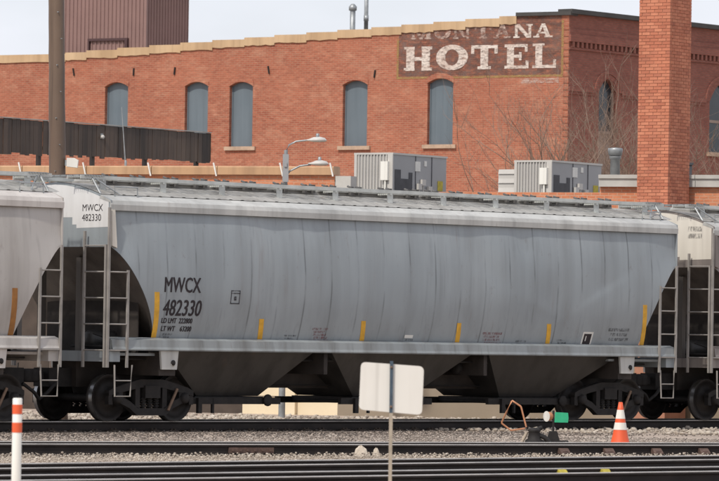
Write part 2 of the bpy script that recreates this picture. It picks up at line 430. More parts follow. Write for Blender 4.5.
# rail braces and joint bars on the near rails
def on_rail(nm, px):
    T = track_frames[nm]; q = Vector((0, -GA / 2, RAILZ)); a = T @ q; d = T.to_3x3() @ Vector((1, 0, 0))
    # find s with pixel column px
    lo, hi = -45.0, 70.0
    for _ in range(50):
        mid = (lo + hi) / 2; p = a + d * mid - CAM
        col_ = 359.5 + FPX * p.dot(R_) / p.dot(F_)
        if col_ < px: lo = mid
        else: hi = mid
    return lo
roots = [o for o in bpy.data.objects if o.name.startswith('railway_track')]
rt = dict(zip([t_[0] for t_ in tracks], roots))
for nm, xs, mt in (('cone', (562, 607, 655, 702), 'pink_iron'), ('front', (645, 688), 'yellow_iron')):
    for px in xs:
        s = on_rail(nm, px); yc = -GA / 2 if nm == 'cone' else GA / 2
        b_ = MB()
        if nm == 'front':
            b_.prism([(yc - .012, .10), (yc - .012, .19), (yc - .055, .185), (yc - .10, .13), (yc - .10, .10)], s - .075, s + .075, 'x'); b_.box(s - .02, s + .02, yc - .095, yc - .06, .02, .10); b_.build('rail_brace', M[mt], rt[nm]); continue
        b_.prism([(yc - .012, .15), (yc - .012, .05), (yc - .12, .05), (yc - .12, .07), (yc - .05, .14)], s - .09, s + .09, 'x')
        b_.box(s - .05, s + .05, yc - .11, yc - .075, .06, .095)
        b_.build('rail_brace', M[mt], rt[nm])
s0, s1 = on_rail('cone', 228), on_rail('cone', 273)
b_ = MB(); b_.box(s0, s1, -GA / 2 - .03, -GA / 2 - .011, .06, .15)
for k in range(6):
    xx = s0 + (k + .5) * (s1 - s0) / 6; b_.box(xx - .02, xx + .02, -GA / 2 - .055, -GA / 2 - .029, .09, .125)
jb = b_.build('joint_bar', M['pink_iron'], rt['cone'])

# ------------------------------------------------------------------ ballast stones
def rocks(name, n, sampler, smin, smax, mat, label, seed):
    rng = np.random.default_rng(seed)
    ph = (1 + 5 ** .5) / 2
    ico = np.array([(-1, ph, 0), (1, ph, 0), (-1, -ph, 0), (1, -ph, 0), (0, -1, ph), (0, 1, ph), (0, -1, -ph), (0, 1, -ph), (ph, 0, -1), (ph, 0, 1), (-ph, 0, -1), (-ph, 0, 1)]) / 1.9
    tri = np.array([(0, 11, 5), (0, 5, 1), (0, 1, 7), (0, 7, 10), (0, 10, 11), (1, 5, 9), (5, 11, 4), (11, 10, 2), (10, 7, 6), (7, 1, 8), (3, 9, 4), (3, 4, 2), (3, 2, 6), (3, 6, 8), (3, 8, 9), (4, 9, 5), (2, 4, 11), (6, 2, 10), (8, 6, 7), (9, 8, 1)])
    pos = sampler(rng, n); n = len(pos)
    sz = smin + (smax - smin) * rng.random(n) ** 2.2
    v = ico[None] * (1 + rng.uniform(-.33, .33, (n, 12, 1)))
    v = v * np.stack([rng.uniform(.8, 1.3, n), rng.uniform(.7, 1.1, n), rng.uniform(.55, .9, n)], 1)[:, None]
    a = rng.uniform(0, 6.28, n); ca, sa = np.cos(a)[:, None], np.sin(a)[:, None]
    x = v[..., 0] * ca - v[..., 1] * sa; y = v[..., 0] * sa + v[..., 1] * ca
    v = np.stack([x, y, v[..., 2]], -1) * (sz / 2)[:, None, None]
    v[..., 2] += (sz * .22)[:, None]
    v += pos[:, None]
    f = (tri[None] + (np.arange(n) * 12)[:, None, None]).reshape(-1, 3)
    me = bpy.data.meshes.new(name); me.vertices.add(n * 12); me.vertices.foreach_set('co', v.astype('f').ravel())
    me.loops.add(len(f) * 3); me.loops.foreach_set('vertex_index', f.astype('i').ravel())
    me.polygons.add(len(f)); me.polygons.foreach_set('loop_start', np.arange(len(f), dtype='i') * 3)
    me.polygons.foreach_set('loop_total', np.full(len(f), 3, 'i'))
    me.materials.append(mat); me.update(calc_edges=True); me.validate()
    return tag(link(name, me), label, 'gravel', None, 'stuff')
def lat(nm, P):       # lateral / along coordinate in the frame of a track
    T = np.array(track_frames[nm].inverted()); return P[:, 0] * T[1, 0] + P[:, 1] * T[1, 1] + T[1, 3]
def keep_off(P, names):
    k = np.ones(len(P), bool)
    for nm in names:
        y = lat(nm, P)
        for s in (-1, 1): k &= np.abs(y - s * GA / 2) > .085
    return k
def zone(y0, y1):
    def f(rng, n):
        Y = rng.uniform(y0, y1, n); X = (rng.uniform(-30, 750, n) - 359.5) / FPX * Y
        P = np.stack([X, Y, np.zeros(n)], 1)
        return P[keep_off(P, track_frames)]
    return f
def hump(P):          # shoulder of loose stone heaped between the two middle tracks
    a = np.clip((-lat('cone', P) - 1.2) / .8, 0, 1) * np.clip((lat('mid', P) - 1.0) / .8, 0, 1)
    return a
def zone_hump(rng, n):
    P = zone(52, 84)(rng, n); a = hump(P); P = P[a > .02]; a = a[a > .02]
    P[:, 2] = a * rng.uniform(0, .10, len(P)); return P
def zone_rest(rng, n):
    P = zone(50, 79)(rng, n); return P[hump(P) < .3]
rocks('gravel', 60000, zone_hump, .016, .046, M['gravel'], 'loose pale gravel heaped between the middle tracks', 1)
rocks('gravel', 14000, zone_rest, .016, .046, M['gravel'], 'loose pale gravel between and around the front rails', 2)
def zone_far(rng, n):
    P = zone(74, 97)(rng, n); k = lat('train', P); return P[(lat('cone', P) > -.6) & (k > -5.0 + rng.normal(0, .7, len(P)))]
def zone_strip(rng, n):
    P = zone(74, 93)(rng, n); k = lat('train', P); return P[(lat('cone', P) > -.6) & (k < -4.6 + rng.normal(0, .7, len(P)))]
rocks('gravel', 26000, zone_far, .02, .05, M['dark_gravel'], 'dark ballast along the track under the hopper cars', 3)
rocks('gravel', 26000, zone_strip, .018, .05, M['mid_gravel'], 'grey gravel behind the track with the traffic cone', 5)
def zone_back(rng, n): return zone(97, 112)(rng, n)
rocks('gravel', 6000, zone_back, .04, .14, M['gravel'], 'pale gravel and rubble on the ground behind the train', 4)
# single larger stones
def stone(px, py, wd, ht, lab, seed):
    p = on_z(px, py, 0.03); rs = random.Random(seed); b_ = MB()
    prof = [(0, 0), (.5, .0), (.56, .3), (.42, .7), (.2, .95), (0, 1.0)]
    b_.lathe(prof, (0, 0, 0), 'z', 11)
    b_.v = [(x * wd * (1 + rs.uniform(-.14, .14)), y * wd * .8 * (1 + rs.uniform(-.14, .14)), z * ht * (1 + rs.uniform(-.1, .1))) for x, y, z in b_.v]
    b_.sm = [False] * len(b_.f)
    o = b_.build('stone', M['pale_stone'], None, (p.x, p.y, 0.0)); tag(o, lab, 'stone')
stone(361, 456, .2, .19, 'broad rounded pale stone lying on the gravel beside the white sign', 1)
stone(376, 456, .10, .16, 'small pointed pale stone on the gravel by the sign post', 2)

# ------------------------------------------------------------------ hopper cars
ZE, ZS, ZSB, ZP = 4.19, 1.62, 1.40, 3.36      # eave, sill top, sill bottom, bottom of the end panel (above rail)
CUT = 1.27
def xa(z):
    if z >= ZP: return .0
    t_ = (z - ZS) / (ZP - ZS); return CUT * max(0, 1 - max(0, t_) ** 1.3) ** .77
def roof_z(y):
    a = abs(y) / NEAR
    return ZE + .02 + .36 * (1 - a ** 1.7)
_sides = {}
def side_fn(seed):
    if seed in _sides: return _sides[seed]
    rs = random.Random(seed)
    dents = [(rs.uniform(1.5, CL - 1.5), rs.uniform(1.8, 3.9), rs.uniform(.25, .7), rs.uniform(.006, .018)) for _ in range(16)]
    dents += [(12.6, 2.35, .55, .03), (14.2, 2.75, .5, .025), (10.9, 2.9, .4, .015)]
    pl = [(rs.uniform(.6, 1.6), rs.uniform(0, 6), rs.uniform(.001, .0025)) for _ in range(6)]
    def f(x, z):
        q_ = (z - 2.85) / 1.23; d = .07 - (.21 * abs(q_) ** 2.3 if q_ < 0 else .12 * min(1.1, q_) ** 2) * 1.0
        w_ = min(1, max(0, (z - 2.9) / .9)); w_ = w_ * w_ * (3 - 2 * w_)
        e_ = min(1, max(0, x / 1.2), max(0, (CL - x) / 1.2)); e_ = e_ * e_ * (3 - 2 * e_)
        d -= w_ * (1 - e_) * max(0, d + .03)
        d += sum(a * math.sin(k * x + p) for k, p, a in pl)
        fr = (x % 1.52) / 1.52; d -= .005 * math.exp(-((fr - .5) / .018) ** 2) - .003 * math.sin(math.pi * 2 * fr) * math.sin(math.pi * (z - ZS) / 2.4)
        for cx, cz, cr, ca in dents:
            q = ((x - cx) ** 2 + (z - cz) ** 2) / cr ** 2
            if q < 6: d -= ca * math.exp(-q) * (1 + .6 * math.sin(3 * (x - cx) + 4 * (z - cz)))
        w1 = math.exp(-((x - 14.3) / 1.3) ** 2 - ((z - 2.75) / .5) ** 2); d -= .007 * w1 * math.tanh(((z - 2.75) - (x - 14.3) * .45) / .05)
        w1 = math.exp(-((x - 12.4) / .7) ** 2 - ((z - 2.3) / .35) ** 2); d += .007 * w1 * math.tanh(((z - 2.3) + (x - 12.4) * .35) / .05)
        return NEAR - .03 + d
    _sides[seed] = f; return f
def make_side(sgn, seed):
    f = side_fn(seed); b_ = MB(); NX, NZ = 220, 34; vs, fs = [], []
    for j in range(NZ + 1):
        z = ZS + (ZE - ZS) * j / NZ
        for i in range(NX + 1):
            x = xa(z) + (CL - 1.85 * xa(z)) * i / NX; vs.append((x, sgn * f(x, z), z))
    for j in range(NZ):
        for i in range(NX):
            a = j * (NX + 1) + i; q = (a, a + 1, a + NX + 2, a + NX + 1)
            fs.append(q if sgn < 0 else q[::-1])
    b_.add(vs, fs, True); return b_

def make_truck(root, cx):
    b_ = MB()
    for s in (-1, 1):
        y0, y1 = s * .97, s * 1.10
        outer = [(-1.13, .36), (-1.13, .60), (-.98, .66), (-.62, .74), (-.30, .80), (.30, .80), (.62, .74), (.98, .66), (1.13, .60), (1.13, .36), (1.0, .34), (.80, .36),
                 (.58, .28), (.36, .14), (-.36, .14), (-.58, .28), (-.80, .36), (-1.0, .34)]
        holes = [[(-.62, .40), (-.44, .30), (-.40, .62), (-.60, .60)], [(.62, .40), (.44, .30), (.40, .62), (.60, .60)], [(-.26, .44), (.26, .44), (.26, .68), (-.26, .68)]]
        # side frame as top chord, bottom chord, columns and jaws
        top = [(-1.13, .60), (-.98, .66), (-.62, .75), (-.30, .82), (.30, .82), (.62, .75), (.98, .66), (1.13, .60), (1.13, .50), (.62, .60), (.30, .66), (-.30, .66), (-.62, .60), (-1.13, .50)]
        bot = [(-.80, .48), (-.58, .40), (-.36, .26), (.36, .26), (.58, .40), (.80, .48), (.84, .36), (.58, .26), (.38, .12), (-.38, .12), (-.58, .26), (-.84, .36)]
        b_.prism(top, y0, y1, 'y'); b_.prism(bot, y0 - .002 * s, y1 + .004 * s, 'y')
        for k in (-1, 1):
            b_.prism([(k * .30, .25), (k * .42, .30), (k * .42, .68), (k * .30, .68)], y0 + .01 * s, y1 - .01 * s, 'y')
            b_.prism([(k * .74, .36), (k * .80, .36), (k * .84, .60), (k * .76, .60)], y0 + .01 * s, y1 - .01 * s, 'y')
            b_.prism([(k * 1.02, .33), (k * 1.13, .33), (k * 1.13, .55), (k * 1.04, .55)], y0 + .01 * s, y1 - .01 * s, 'y')
            b_.lathe([(0.0, s * 1.17), (.075, s * 1.17), (.10, s * 1.14), (.115, s * 1.08), (.115, s * .98)], (k * .889, 0, .457), 'y', 16)
    b_.box(-.20, .20, -1.14, 1.14, .46, .70)                    # bolster
    b_.lathe([(.0, .72), (.2, .72), (.2, .60)], (0, 0, .06), 'z', 16)
    for k in (-1, 1): b_.box(k * .42 - .03, k * .42 + .03, -.85, .85, .34, .44)   # brake beams
    tr = b_.build('truck', M['black_iron'], root, (cx, 0, 0))
    for s in (-1, 1):
        for k in (-.17, 0, .17):
            sp = MB(); pts = [(k + .055 * math.cos(a * .8), s * 1.035 + .055 * math.sin(a * .8), .26 + .2 * a / 31) for a in range(32)]
            sp.tube(pts, .016, 5); sp.tube([(k, s * 1.035, .25), (k, s * 1.035, .47)], .042, 8); sp.build('spring', M['black_iron'], tr)
        br = MB(); br.tube([(.42, s * 1.13, .22), (.66, s * 1.13, .64)], .028, 6); br.build('brake_hanger', M['rust_iron'], tr)
    for k in (-1, 1):
        ax = MB(); ax.tube([(k * .889, -1.0, .457), (k * .889, 1.0, .457)], .075, 12); ax.build('axle', M['black_iron'], tr)
        for s in (-1, 1):
            o_, i_ = s * .70, s * .84           # inner (flange) and outer face
            wb = MB()
            wb.lathe([(.08, o_), (.20, o_), (.22, o_ + .05 * s), (.38, o_ + .04 * s), (.40, o_ - .01 * s), (.465, o_ - .01 * s), (.482, o_ + .012 * s), (.475, o_ + .03 * s), (.459, o_ + .04 * s)], (k * .889, 0, .457), 'y', 36)
            wb.lathe([(.455, i_), (.395, i_), (.375, i_ - .045 * s), (.22, i_ - .06 * s), (.17, i_), (.08, i_)], (k * .889, 0, .457), 'y', 36)
            wl = wb.build('wheel', M['wheel_steel'], tr)
            tr_ = MB(); tr_.lathe([(.459, o_ + .04 * s), (.455, i_)], (k * .889, 0, .457), 'y', 36); tr_.build('tread', M['tread'], wl)
    return tr

def ladder(root, name, p0, p1, dirx, ztop0, ztop1, zbot, rungs, mat, rung_mat):
    """two stiles at p0/p1 (x, y) with rungs between"""
    b_ = MB()
    for p, zt in ((p0, ztop0), (p1, ztop1)):
        b_.box(p[0] - .024, p[0] + .024, p[1] - .02, p[1] + .02, zbot, zt)
    lo = b_.build(name, mat, root)
    for z in rungs:
        if z > min(ztop0, ztop1): continue
        rb = MB(); rb.tube([(p0[0], p0[1], z), (p1[0], p1[1], z)], .016, 6); rb.build('rung', rung_mat, lo)
    return lo

def make_car(label, Mx, paint, panel_mat, eave_mat, roof_mat, refl_mat):
    root = thing('hopper_car', label, 'rail car', Mx, 'covered hopper cars coupled in the train')
    for s, sd_ in ((-1, 5), (1, 9)):
        make_side(s, sd_).build('side_panel', paint, root)
        b_ = MB(); yo = s * NEAR                                  # sill: web with a lower flange
        b_.prism([(yo - s * .05, ZSB), (yo + s * .045, ZSB), (yo + s * .02, ZSB + .05), (yo + s * .0, ZSB + .185), (yo - s * .14, ZS + .015), (yo - s * .17, ZS)], .05, CL - .05, 'x')
        b_.box(.05, CL - .05, min(yo - s * .18, yo + s * .025), max(yo - s * .18, yo + s * .025), ZSB - .02, ZSB)
        b_.build('side_sill', M['sill_dark'] if paint is M['grey_paint'] else paint, root)
        b_ = MB()                                                 # eave: top plate with a drip lip
        b_.prism([(yo - s * .05, ZE - .13), (yo - s * .008, ZE - .13), (yo - s * .004, ZE - .02), (yo - s * .035, ZE + .06), (yo - s * .30, ZE + .17), (yo - s * .33, ZE + .10), (yo - s * .03, ZE + .02)], -.02, CL + .02, 'x')
        b_.build('eave', eave_mat, root)
    # roof with transverse ribs
    b_ = MB(); ys = [-1.29 + 2.58 * k / 18 for k in range(19)]; vs, fs = [], []
    xs = []; x = 0.02
    while x < CL - .02:
        xs += [(x, 0), (x + .20, 0), (x + .235, .009), (x + .285, .009)]; x += .32
    xs.append((CL - .02, 0))
    for x, dz in xs:
        for y in ys: vs.append((x, y, roof_z(y) + .05 + dz * (1 if abs(y) > .55 else 0)))
    n = len(ys)
    for i in range(len(xs) - 1):
        for j in range(n - 1): fs.append((i * n + j, (i + 1) * n + j, (i + 1) * n + j + 1, i * n + j + 1))
    b_.add(vs, fs); b_.build('roof', roof_mat, root)
    # hatch coaming and covers down the middle
    b_ = MB(); b_.box(.7, CL - .7, -.30, .30, 4.50, 4.66); b_.build('hatch_coaming', roof_mat, root)
    for k in range(5):
        x0 = .8 + k * 3.06; b_ = MB()
        b_.prism([(-.36, 4.665), (-.36, 4.70), (-.2, 4.745), (.2, 4.745), (.36, 4.70), (.36, 4.665)], x0, x0 + 2.96, 'x')
        hc = b_.build('hatch_cover', eave_mat, root)
        for q in (.25, 1.0, 1.9, 2.7):
            lb = MB(); xx = x0 + q
            for e in (-.12, .12): lb.box(xx + e - .035, xx + e + .035, -.44, -.365, 4.62, 4.79); lb.tube([(xx + e, -.40, 4.77), (xx + e, -.30, 4.80)], .022, 6)
            lb.tube([(xx - .16, -.40, 4.76), (xx + .16, -.40, 4.76)], .016, 6)
            lb.build('latch', M['latch'], hc)
    # running boards on brackets
    for s in (-1, 1):
        yb = s * .78; b_ = MB()
        b_.box(-.25, CL + .25, yb - .20, yb - .18, 4.665, 4.735); b_.box(-.25, CL + .25, yb + .18, yb + .20, 4.665, 4.735)
        for q in range(6): b_.box(-.25, CL + .25, yb - .15 + q * .058, yb - .142 + q * .058, 4.69, 4.72)
        x = -.2
        while x < CL + .25: b_.box(x, x + .012, yb - .185, yb + .185, 4.695, 4.715); x += .22
        rb = b_.build('running_board', M['board_steel'], root)
        x = .35
        while x < CL:
            kb = MB(); zr = roof_z(yb - s * 0) + .03
            zo = roof_z(yb + s * .40) + .05
            yk = yb + s * .17; kb.box(x - .075, x + .075, yk - .012, yk + .012, roof_z(yk) + .03, 4.664); kb.box(x - .05, x + .05, yk - .03, yk + .07, roof_z(yk) + .03, roof_z(yk) + .065)
            kb.box(x - .03, x + .03, yb - .2, yb + .155, 4.63, 4.664)
            kb.build('bracket', M['board_steel'], rb); x += 1.607
    for xe, sg in ((0, -1), (CL, 1)):                                     # end crossovers with braces
        b_ = MB(); xx = xe - sg * .1
        for q in range(7): b_.box(xx - .24 + q * .07, xx - .23 + q * .07, -1.02, 1.02, 4.72, 4.75)
        for q in range(12): b_.box(xx - .26, xx + .26, -1.0 + q * .18, -.988 + q * .18, 4.725, 4.745)
        for s in (-1, 1):
            b_.tube([(xe - sg * .05, s * 1.25, 4.34), (xe - sg * .05, s * .95, 4.72)], .02, 6)
            b_.tube([(xe - sg * .6, s * 1.3, 4.32), (xe - sg * .1, s * .95, 4.70)], .016, 6)
            b_.tube([(xe - sg * .9, s * 1.35, 4.34), (xe - sg * .9, s * 1.35, 4.52), (xe - sg * .3, s * 1.35, 4.52), (xe - sg * .3, s * 1.35, 4.34)], .016, 6)
        b_.build('crossover_platform', M['galv'], root)
        # end panel with the roof's outline
        pl = [(-NEAR + .01, ZP), (NEAR - .01, ZP)] + [(NEAR * math.cos(math.pi * k / 20) * .99, roof_z(NEAR * math.cos(math.pi * k / 20)) + .045) for k in range(21)]
        b_ = MB(); b_.prism(pl, xe - .012, xe + .012, 'x'); ep = b_.build('end_panel', paint, root)
        zq = 3.73 if panel_mat == 'white_paint' else 3.53
        pp = [(-1.52, zq + .01), (-.62, zq - .01), (-.62, zq + .06), (-.5, zq + .06), (-.5, zq + .2), (.1, zq + .2), (.1, zq), (1.52, zq)] + [(1.52 * math.cos(math.pi * k / 20), roof_z(1.52 * math.cos(math.pi * k / 20)) + .0) for k in range(21)]
        b_ = MB(); xo = xe + sg * .0135; b_.prism(pp, xo - .0015, xo + .0015, 'x'); b_.build('painted_patch', M[panel_mat], ep)
        # sloping end sheet
        b_ = MB(); vs, fs = [], []; NZ, NY = 16, 12
        for j in range(NZ + 1):
            z = ZS + (ZP + .01 - ZS) * j / NZ
            for i in range(NY + 1):
                ye = side_fn(5)(max(xa(z), .02), z) - .004; y = -ye + 2 * ye * i / NY; a = (abs(y) / ye) ** 4
                pln = CUT * 1.35 * (ZP - z) / (ZP - ZS)
                xx = pln + (xa(z) * (1 if sg < 0 else .85) - pln) * a; vs.append((xe - sg * xx, y, z))
        for j in range(NZ):
            for i in range(NY): q = j * (NY + 1) + i; fs.append((q, q + 1, q + NY + 2, q + NY + 1))
        b_.add(vs, fs, True); b_.build('end_slope_sheet', M['slope_shade_grime'], root)
        # end platform, bolster webs, jacking pads
        b_ = MB(); x0, x1 = sorted((xe + sg * -.02, xe - sg * .30))
        b_.box(x0, x1, -NEAR + .03, NEAR - .03, 1.16, 1.36)
        x0, x1 = sorted((xe - sg * .3, xe - sg * 2.0)); b_.box(x0, x1, -NEAR + .2, NEAR - .2, 1.28, 1.33)
        bx_ = xe - sg * 1.6
        b_.build('end_platform', paint, root)
        b_ = MB(); b_.box(bx_ - .22, bx_ + .22, -NEAR + .08, NEAR - .08, .90, 1.36); b_.build('bolster', M['grime'], root)
        b_ = MB(); xw = xe - sg * 1.02; b_.box(xw - .012, xw + .012, -1.30, 1.30, 1.335, 2.42); b_.build('bulkhead_web', M['grime'], root)
        for s in (-1, 1):
            b_ = MB(); yo = s * (NEAR - .01); b_.prism([(bx_ - .24, 1.385), (bx_ + .24, 1.385), (bx_ + .20, 1.02), (bx_ - .20, 1.02)], min(yo, yo - s * .05), max(yo, yo - s * .05), 'y')
            b_.lathe([(0, yo + s * .012), (.05, yo + s * .012), (.05, yo - s * .01)], (bx_ + .09, 0, 1.13), 'y', 12)
            jp = b_.build('jacking_pad', eave_mat, root)
            b_ = MB(); b_.lathe([(0, yo + s * .016), (.055, yo + s * .016), (.055, yo)], (bx_ + .09, 0, 1.15), 'y', 12); b_.build('jack_hole', M['black_iron'], jp)
            # upright from sill to the slope sheet
        b_ = MB()
        for yy in (-.55, .55): b_.box(*sorted((xe - sg * .12, xe - sg * .24)), yy - .06, yy + .06, 1.36, ZP - .2)
        b_.build('end_post', M['slope_shade_grime'], root)
        # ladders at the near and far corners
        rz = [1.38 + .50 * k for k in range(6)]
        for s in (-1, 1):
            yc = s * (NEAR + .035)
            if sg < 0:                                  # corner stile carries both the side and the end ladder
                xc = xe - .09; ys_ = s * (NEAR - .01)
                sl_ = ladder(root, 'side_ladder', (xc, yc), (xe + .42, yc), 0, ZE - .08, 2.92, 1.05, rz, M['ladder'], M['ladder'])
                el_ = ladder(root, 'end_ladder', (xc - .03, s * (NEAR - .02)), (xc - .03, s * (NEAR - .62)), 0, 3.4, 3.66, 1.05, rz, M['ladder'], M['ladder'])
                fb = MB(); fb.prism([(xe - .02, ZE - .12), (xe + .06, ZE - .12), (xe + .13, ZP - .02), (xe + .0, ZP + .02)], *sorted((s * (NEAR - .03), s * (NEAR + .03))), 'y'); fb.build('corner_gusset', M['cream_paint'] if panel_mat == 'white_paint' else paint, root)
            else:
                ladder(root, 'side_ladder', (xe - .06, yc), (xe - .60, yc), 0, ZP, 2.92, 1.05, rz, M['ladder'], M['ladder'])
            b_ = MB(); b_.tube([(xe - sg * .10, yc, 1.10), (xe - sg * .12, yc, .50), (xe - sg * .52, yc, .50), (xe - sg * .56, yc, 1.10)], .018, 6)
            b_.tube([(xe - sg * .11, yc, .80), (xe - sg * .54, yc, .80)], .014, 6); b_.build('stirrup_step', M['ladder'], root)
        # draft gear, coupler, air hose
        b_ = MB(); x0, x1 = sorted((xe + sg * .30, xe - sg * .5)); b_.box(x0, x1, -.22, .22, .66, 1.02)
        x0, x1 = sorted((xe + sg * .30, xe + sg * .50)); b_.box(x0, x1, -.07, .07, .78, .94)
        b_.lathe([(0, .74), (.13, .74), (.15, .78), (.15, .96), (.13, 1.0), (0, 1.0)], (xe + sg * .54, 0, 0), 'z', 12)
        b_.tube([(xe + sg * .2, -.3, .72), (xe + sg * .45, -.36, .55), (xe + sg * .62, -.3, .42)], .035, 8)
        b_.build('coupler', M['black_iron'], root)
    # brake gear at the A end platform
    b_ = MB(); b_.lathe([(0, .35), (.13, .36), (.2, .45), (.2, 1.15), (.13, 1.24), (0, 1.25)], (0, -.55, 1.57), 'x', 16); b_.build('air_reservoir', M['hopper_grime'], root)
    b_ = MB()
    b_.tube([(.35, -1.1, 1.42), (.7, -1.0, 1.55), (1.1, -.9, 1.50)], .03, 8); b_.tube([(.3, -1.3, 1.45), (.3, -.2, 1.45)], .025, 8)
    b_.tube([(.2, -.9, 1.7), (.95, -1.3, 1.44)], .02, 6); b_.box(.5, .72, -1.22, -1.0, 1.335, 1.60)
    b_.build('brake_rigging', M['black_iron'], root)
    # centre sill and hopper bays
    b_ = MB(); b_.box(.3, CL - .3, -.34, .34, .66, 1.28); b_.build('center_sill', M['grime'], root)
    edges = [CUT + .05, CUT + (CL - 2 * CUT) / 3, CL - CUT - (CL - 2 * CUT) / 3, CL - CUT - .05]
    cents = [3.95, CL / 2, CL - 3.95]
    for k in range(3):
        xl, xr, xc = edges[k], edges[k + 1], cents[k]; b_ = MB()
        tp = [(xl, -1.52), (xr, -1.52), (xr, 1.52), (xl, 1.52)]; bt = [(xc - .85, -.80), (xc + .85, -.80), (xc + .85, .80), (xc - .85, .80)]
        b_.add([(x, y, 1.60) for x, y in tp] + [(x, y, .50) for x, y in bt], [(0, 1, 5, 4), (1, 2, 6, 5), (2, 3, 7, 6), (3, 0, 4, 7), (4, 5, 6, 7)])
        for x in (xl + .02, xr - .02) if k != 1 else (xl + .02, xr - .02):
            pass
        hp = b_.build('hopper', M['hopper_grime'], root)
        b_ = MB(); b_.box(xc - .95, xc + .95, -.86, .86, .36, .49)
        for yy in (-.91, .91): b_.box(xc - 1.35, xc + 1.35, yy - .04, yy + .04, .34, .47)
        b_.tube([(xc - .95, -1.0, .40), (xc - .95, 1.0, .40)], .03, 8)
        b_.box(xc - 1.0, xc - .9, -1.02, -.95, .16, .46)
        b_.box(xc - .55, xc - .50, -.95, -.90, .16, .46)
        b_.build('outlet_gate', M['black_iron'], hp)
        for yy in (-1.02, 1.02):
            b_ = MB(); b_.lathe([(0, yy), (.10, yy), (.12, yy * .985), (.12, yy * .95), (0, yy * .95)], (xc + .95, 0, .42), 'y', 12)
            b_.tube([(xc + .95, yy * .95, .42), (xc + .95, yy * .8, .42)], .03, 6); b_.build('gate_capstan', M['black_iron'], hp)
    b_ = MB(); b_.tube([(.5, -1.12, 1.22), (2.6, -1.15, 1.20), (CL / 2, -1.20, 1.24), (CL - 2.6, -1.15, 1.20), (CL - .5, -1.12, 1.22)], .022, 6); b_.build('brake_pipe', M['black_iron'], root)
    b_ = MB(); b_.tube([(2.2, -.45, .72), (CL - 2.2, -.45, .72)], .018, 6); b_.tube([(2.0, .5, .8), (CL - 2.0, .5, .8)], .018, 6); b_.build('brake_rod', M['black_iron'], root)
    b_ = MB(); b_.lathe([(0, .0), (.14, .01), (.16, .06), (.16, .42), (0, .44)], (CL / 2 + 2.2, -.75, 1.12), 'x', 14); b_.build('brake_cylinder', M['black_iron'], root)
    for xe_ in edges[1:3]:
        b_ = MB(); b_.box(xe_ - .05, xe_ + .05, -1.50, 1.50, .95, 1.58); b_.build('cross_bearer', M['grime'], root)
    make_truck(root, 1.6); make_truck(root, CL - 1.6)
    return root

def shift(k): return CAR @ Matrix.Translation((k * (CL + GAP), 0, 0))
main = make_car('blue-grey covered hopper car lettered MWCX 482330 with orange reflector strips', shift(0), M['grey_paint'], 'white_paint', M['eave_grey'], M['roof_grey'], M['yellow'])
left = make_car('pinkish pale grey hopper car coupled beside the utility pole', shift(-1), M['pink_paint'], 'white_paint', M['pink_eave'], M['roof_grey'], M['orange_refl'])
right = make_car('brown-grey hopper car with a cream painted end panel behind the ladders', shift(1), M['brown_paint'], 'cream_paint', M['eave_grey'], M['roof_grey'], M['yellow'])

# markings on the near side of the middle car
SIDE = CAR @ Matrix.Translation((0, -NEAR - .024, 0))
def sx(px, py):
    y = -NEAR; f = side_fn(5)
    for _ in range(8):
        a = wall_xz(CAR @ Matrix.Translation((0, y, 0)), px, py); y = -f(a[0], a[1])
    return a
YF = -NEAR - .024
def strip(root, x0, z0, x1, z1, wd, mat, y=YF):
    b_ = MB(); f = side_fn(5); n = 5; rows = [(x0 + (x1 - x0) * k / n, z0 + (z1 - z0) * k / n) for k in range(n + 1)]
    vs = [(xx + e, -f(xx + e, zz) - q, zz) for xx, zz in rows for e in (-wd / 2, wd / 2) for q in (.0, .008)]
    fs = [(0, 1, 3, 2), (4 * n, 4 * n + 2, 4 * n + 3, 4 * n + 1)]
    for k in range(n):
        i = 4 * k; fs += [(i + 1, i + 3, i + 7, i + 5), (i, i + 1, i + 5, i + 4), (i + 2, i + 6, i + 7, i + 3), (i, i + 4, i + 6, i + 2)]
    b_.add(vs, fs)
    return b_.build('reflector_strip', mat, root)
for (xb, yb, xt, yt) in ((153, 339, 157, 292), (259, 342, 261.5, 319), (361, 343.5, 363.5, 321), (456, 346, 459, 323), (546.5, 347, 549, 324), (641, 346, 645, 305)):
    a = sx(xb, yb); b = sx(xt, yt); strip(main, a[0], a[1], b[0], b[1], .125, M['yellow'])
a = sx(10, 337); b = sx(15, 288); off = CL + GAP
strip(left, a[0] + off, a[1], b[0] + off, b[1], .13, M['orange_refl'])
def side_text(s, x0, x1, y0, y1, mat, name='lettering', bold=.0, shear=0.0):
    a = sx(x0, y1); b = sx(x1, y0)
    o = text_obj(s, name, mat, main, None, a[0], b[0], a[1], b[1], YF - .001, shear, 0, side_fn(5))
    if bold:                                   # heavier strokes: the same outline laid again a hair to each side
        me = o.data; v0 = [v.co.copy() for v in me.vertices]; f0 = [list(p_.vertices) for p_ in me.polygons]; vs, fs = [], []
        for i, (dx, dz) in enumerate(((-bold, 0), (bold, 0), (0, -bold * .6), (0, bold * .6))):
            fs += [[q + len(vs) for q in f] for f in f0]; vs += [(v.x + dx, v.y - .0007 * i, v.z + dz) for v in v0]
        me.clear_geometry(); me.from_pydata(vs, [], fs); me.update()
    return o
side_text('MWCX', 164.5, 201, 278, 292, M['ink'], 'reporting_mark', .008)
side_text('482330', 162.5, 202, 300.5, 315.5, M['ink'], 'car_number', .008, .03)
side_text('LD LMT  222800', 161, 192.5, 318.5, 323, M['ink'], 'load_limit', .005)
side_text('LT WT    63200', 160.5, 191.5, 326.5, 331, M['ink'], 'light_weight', .005)
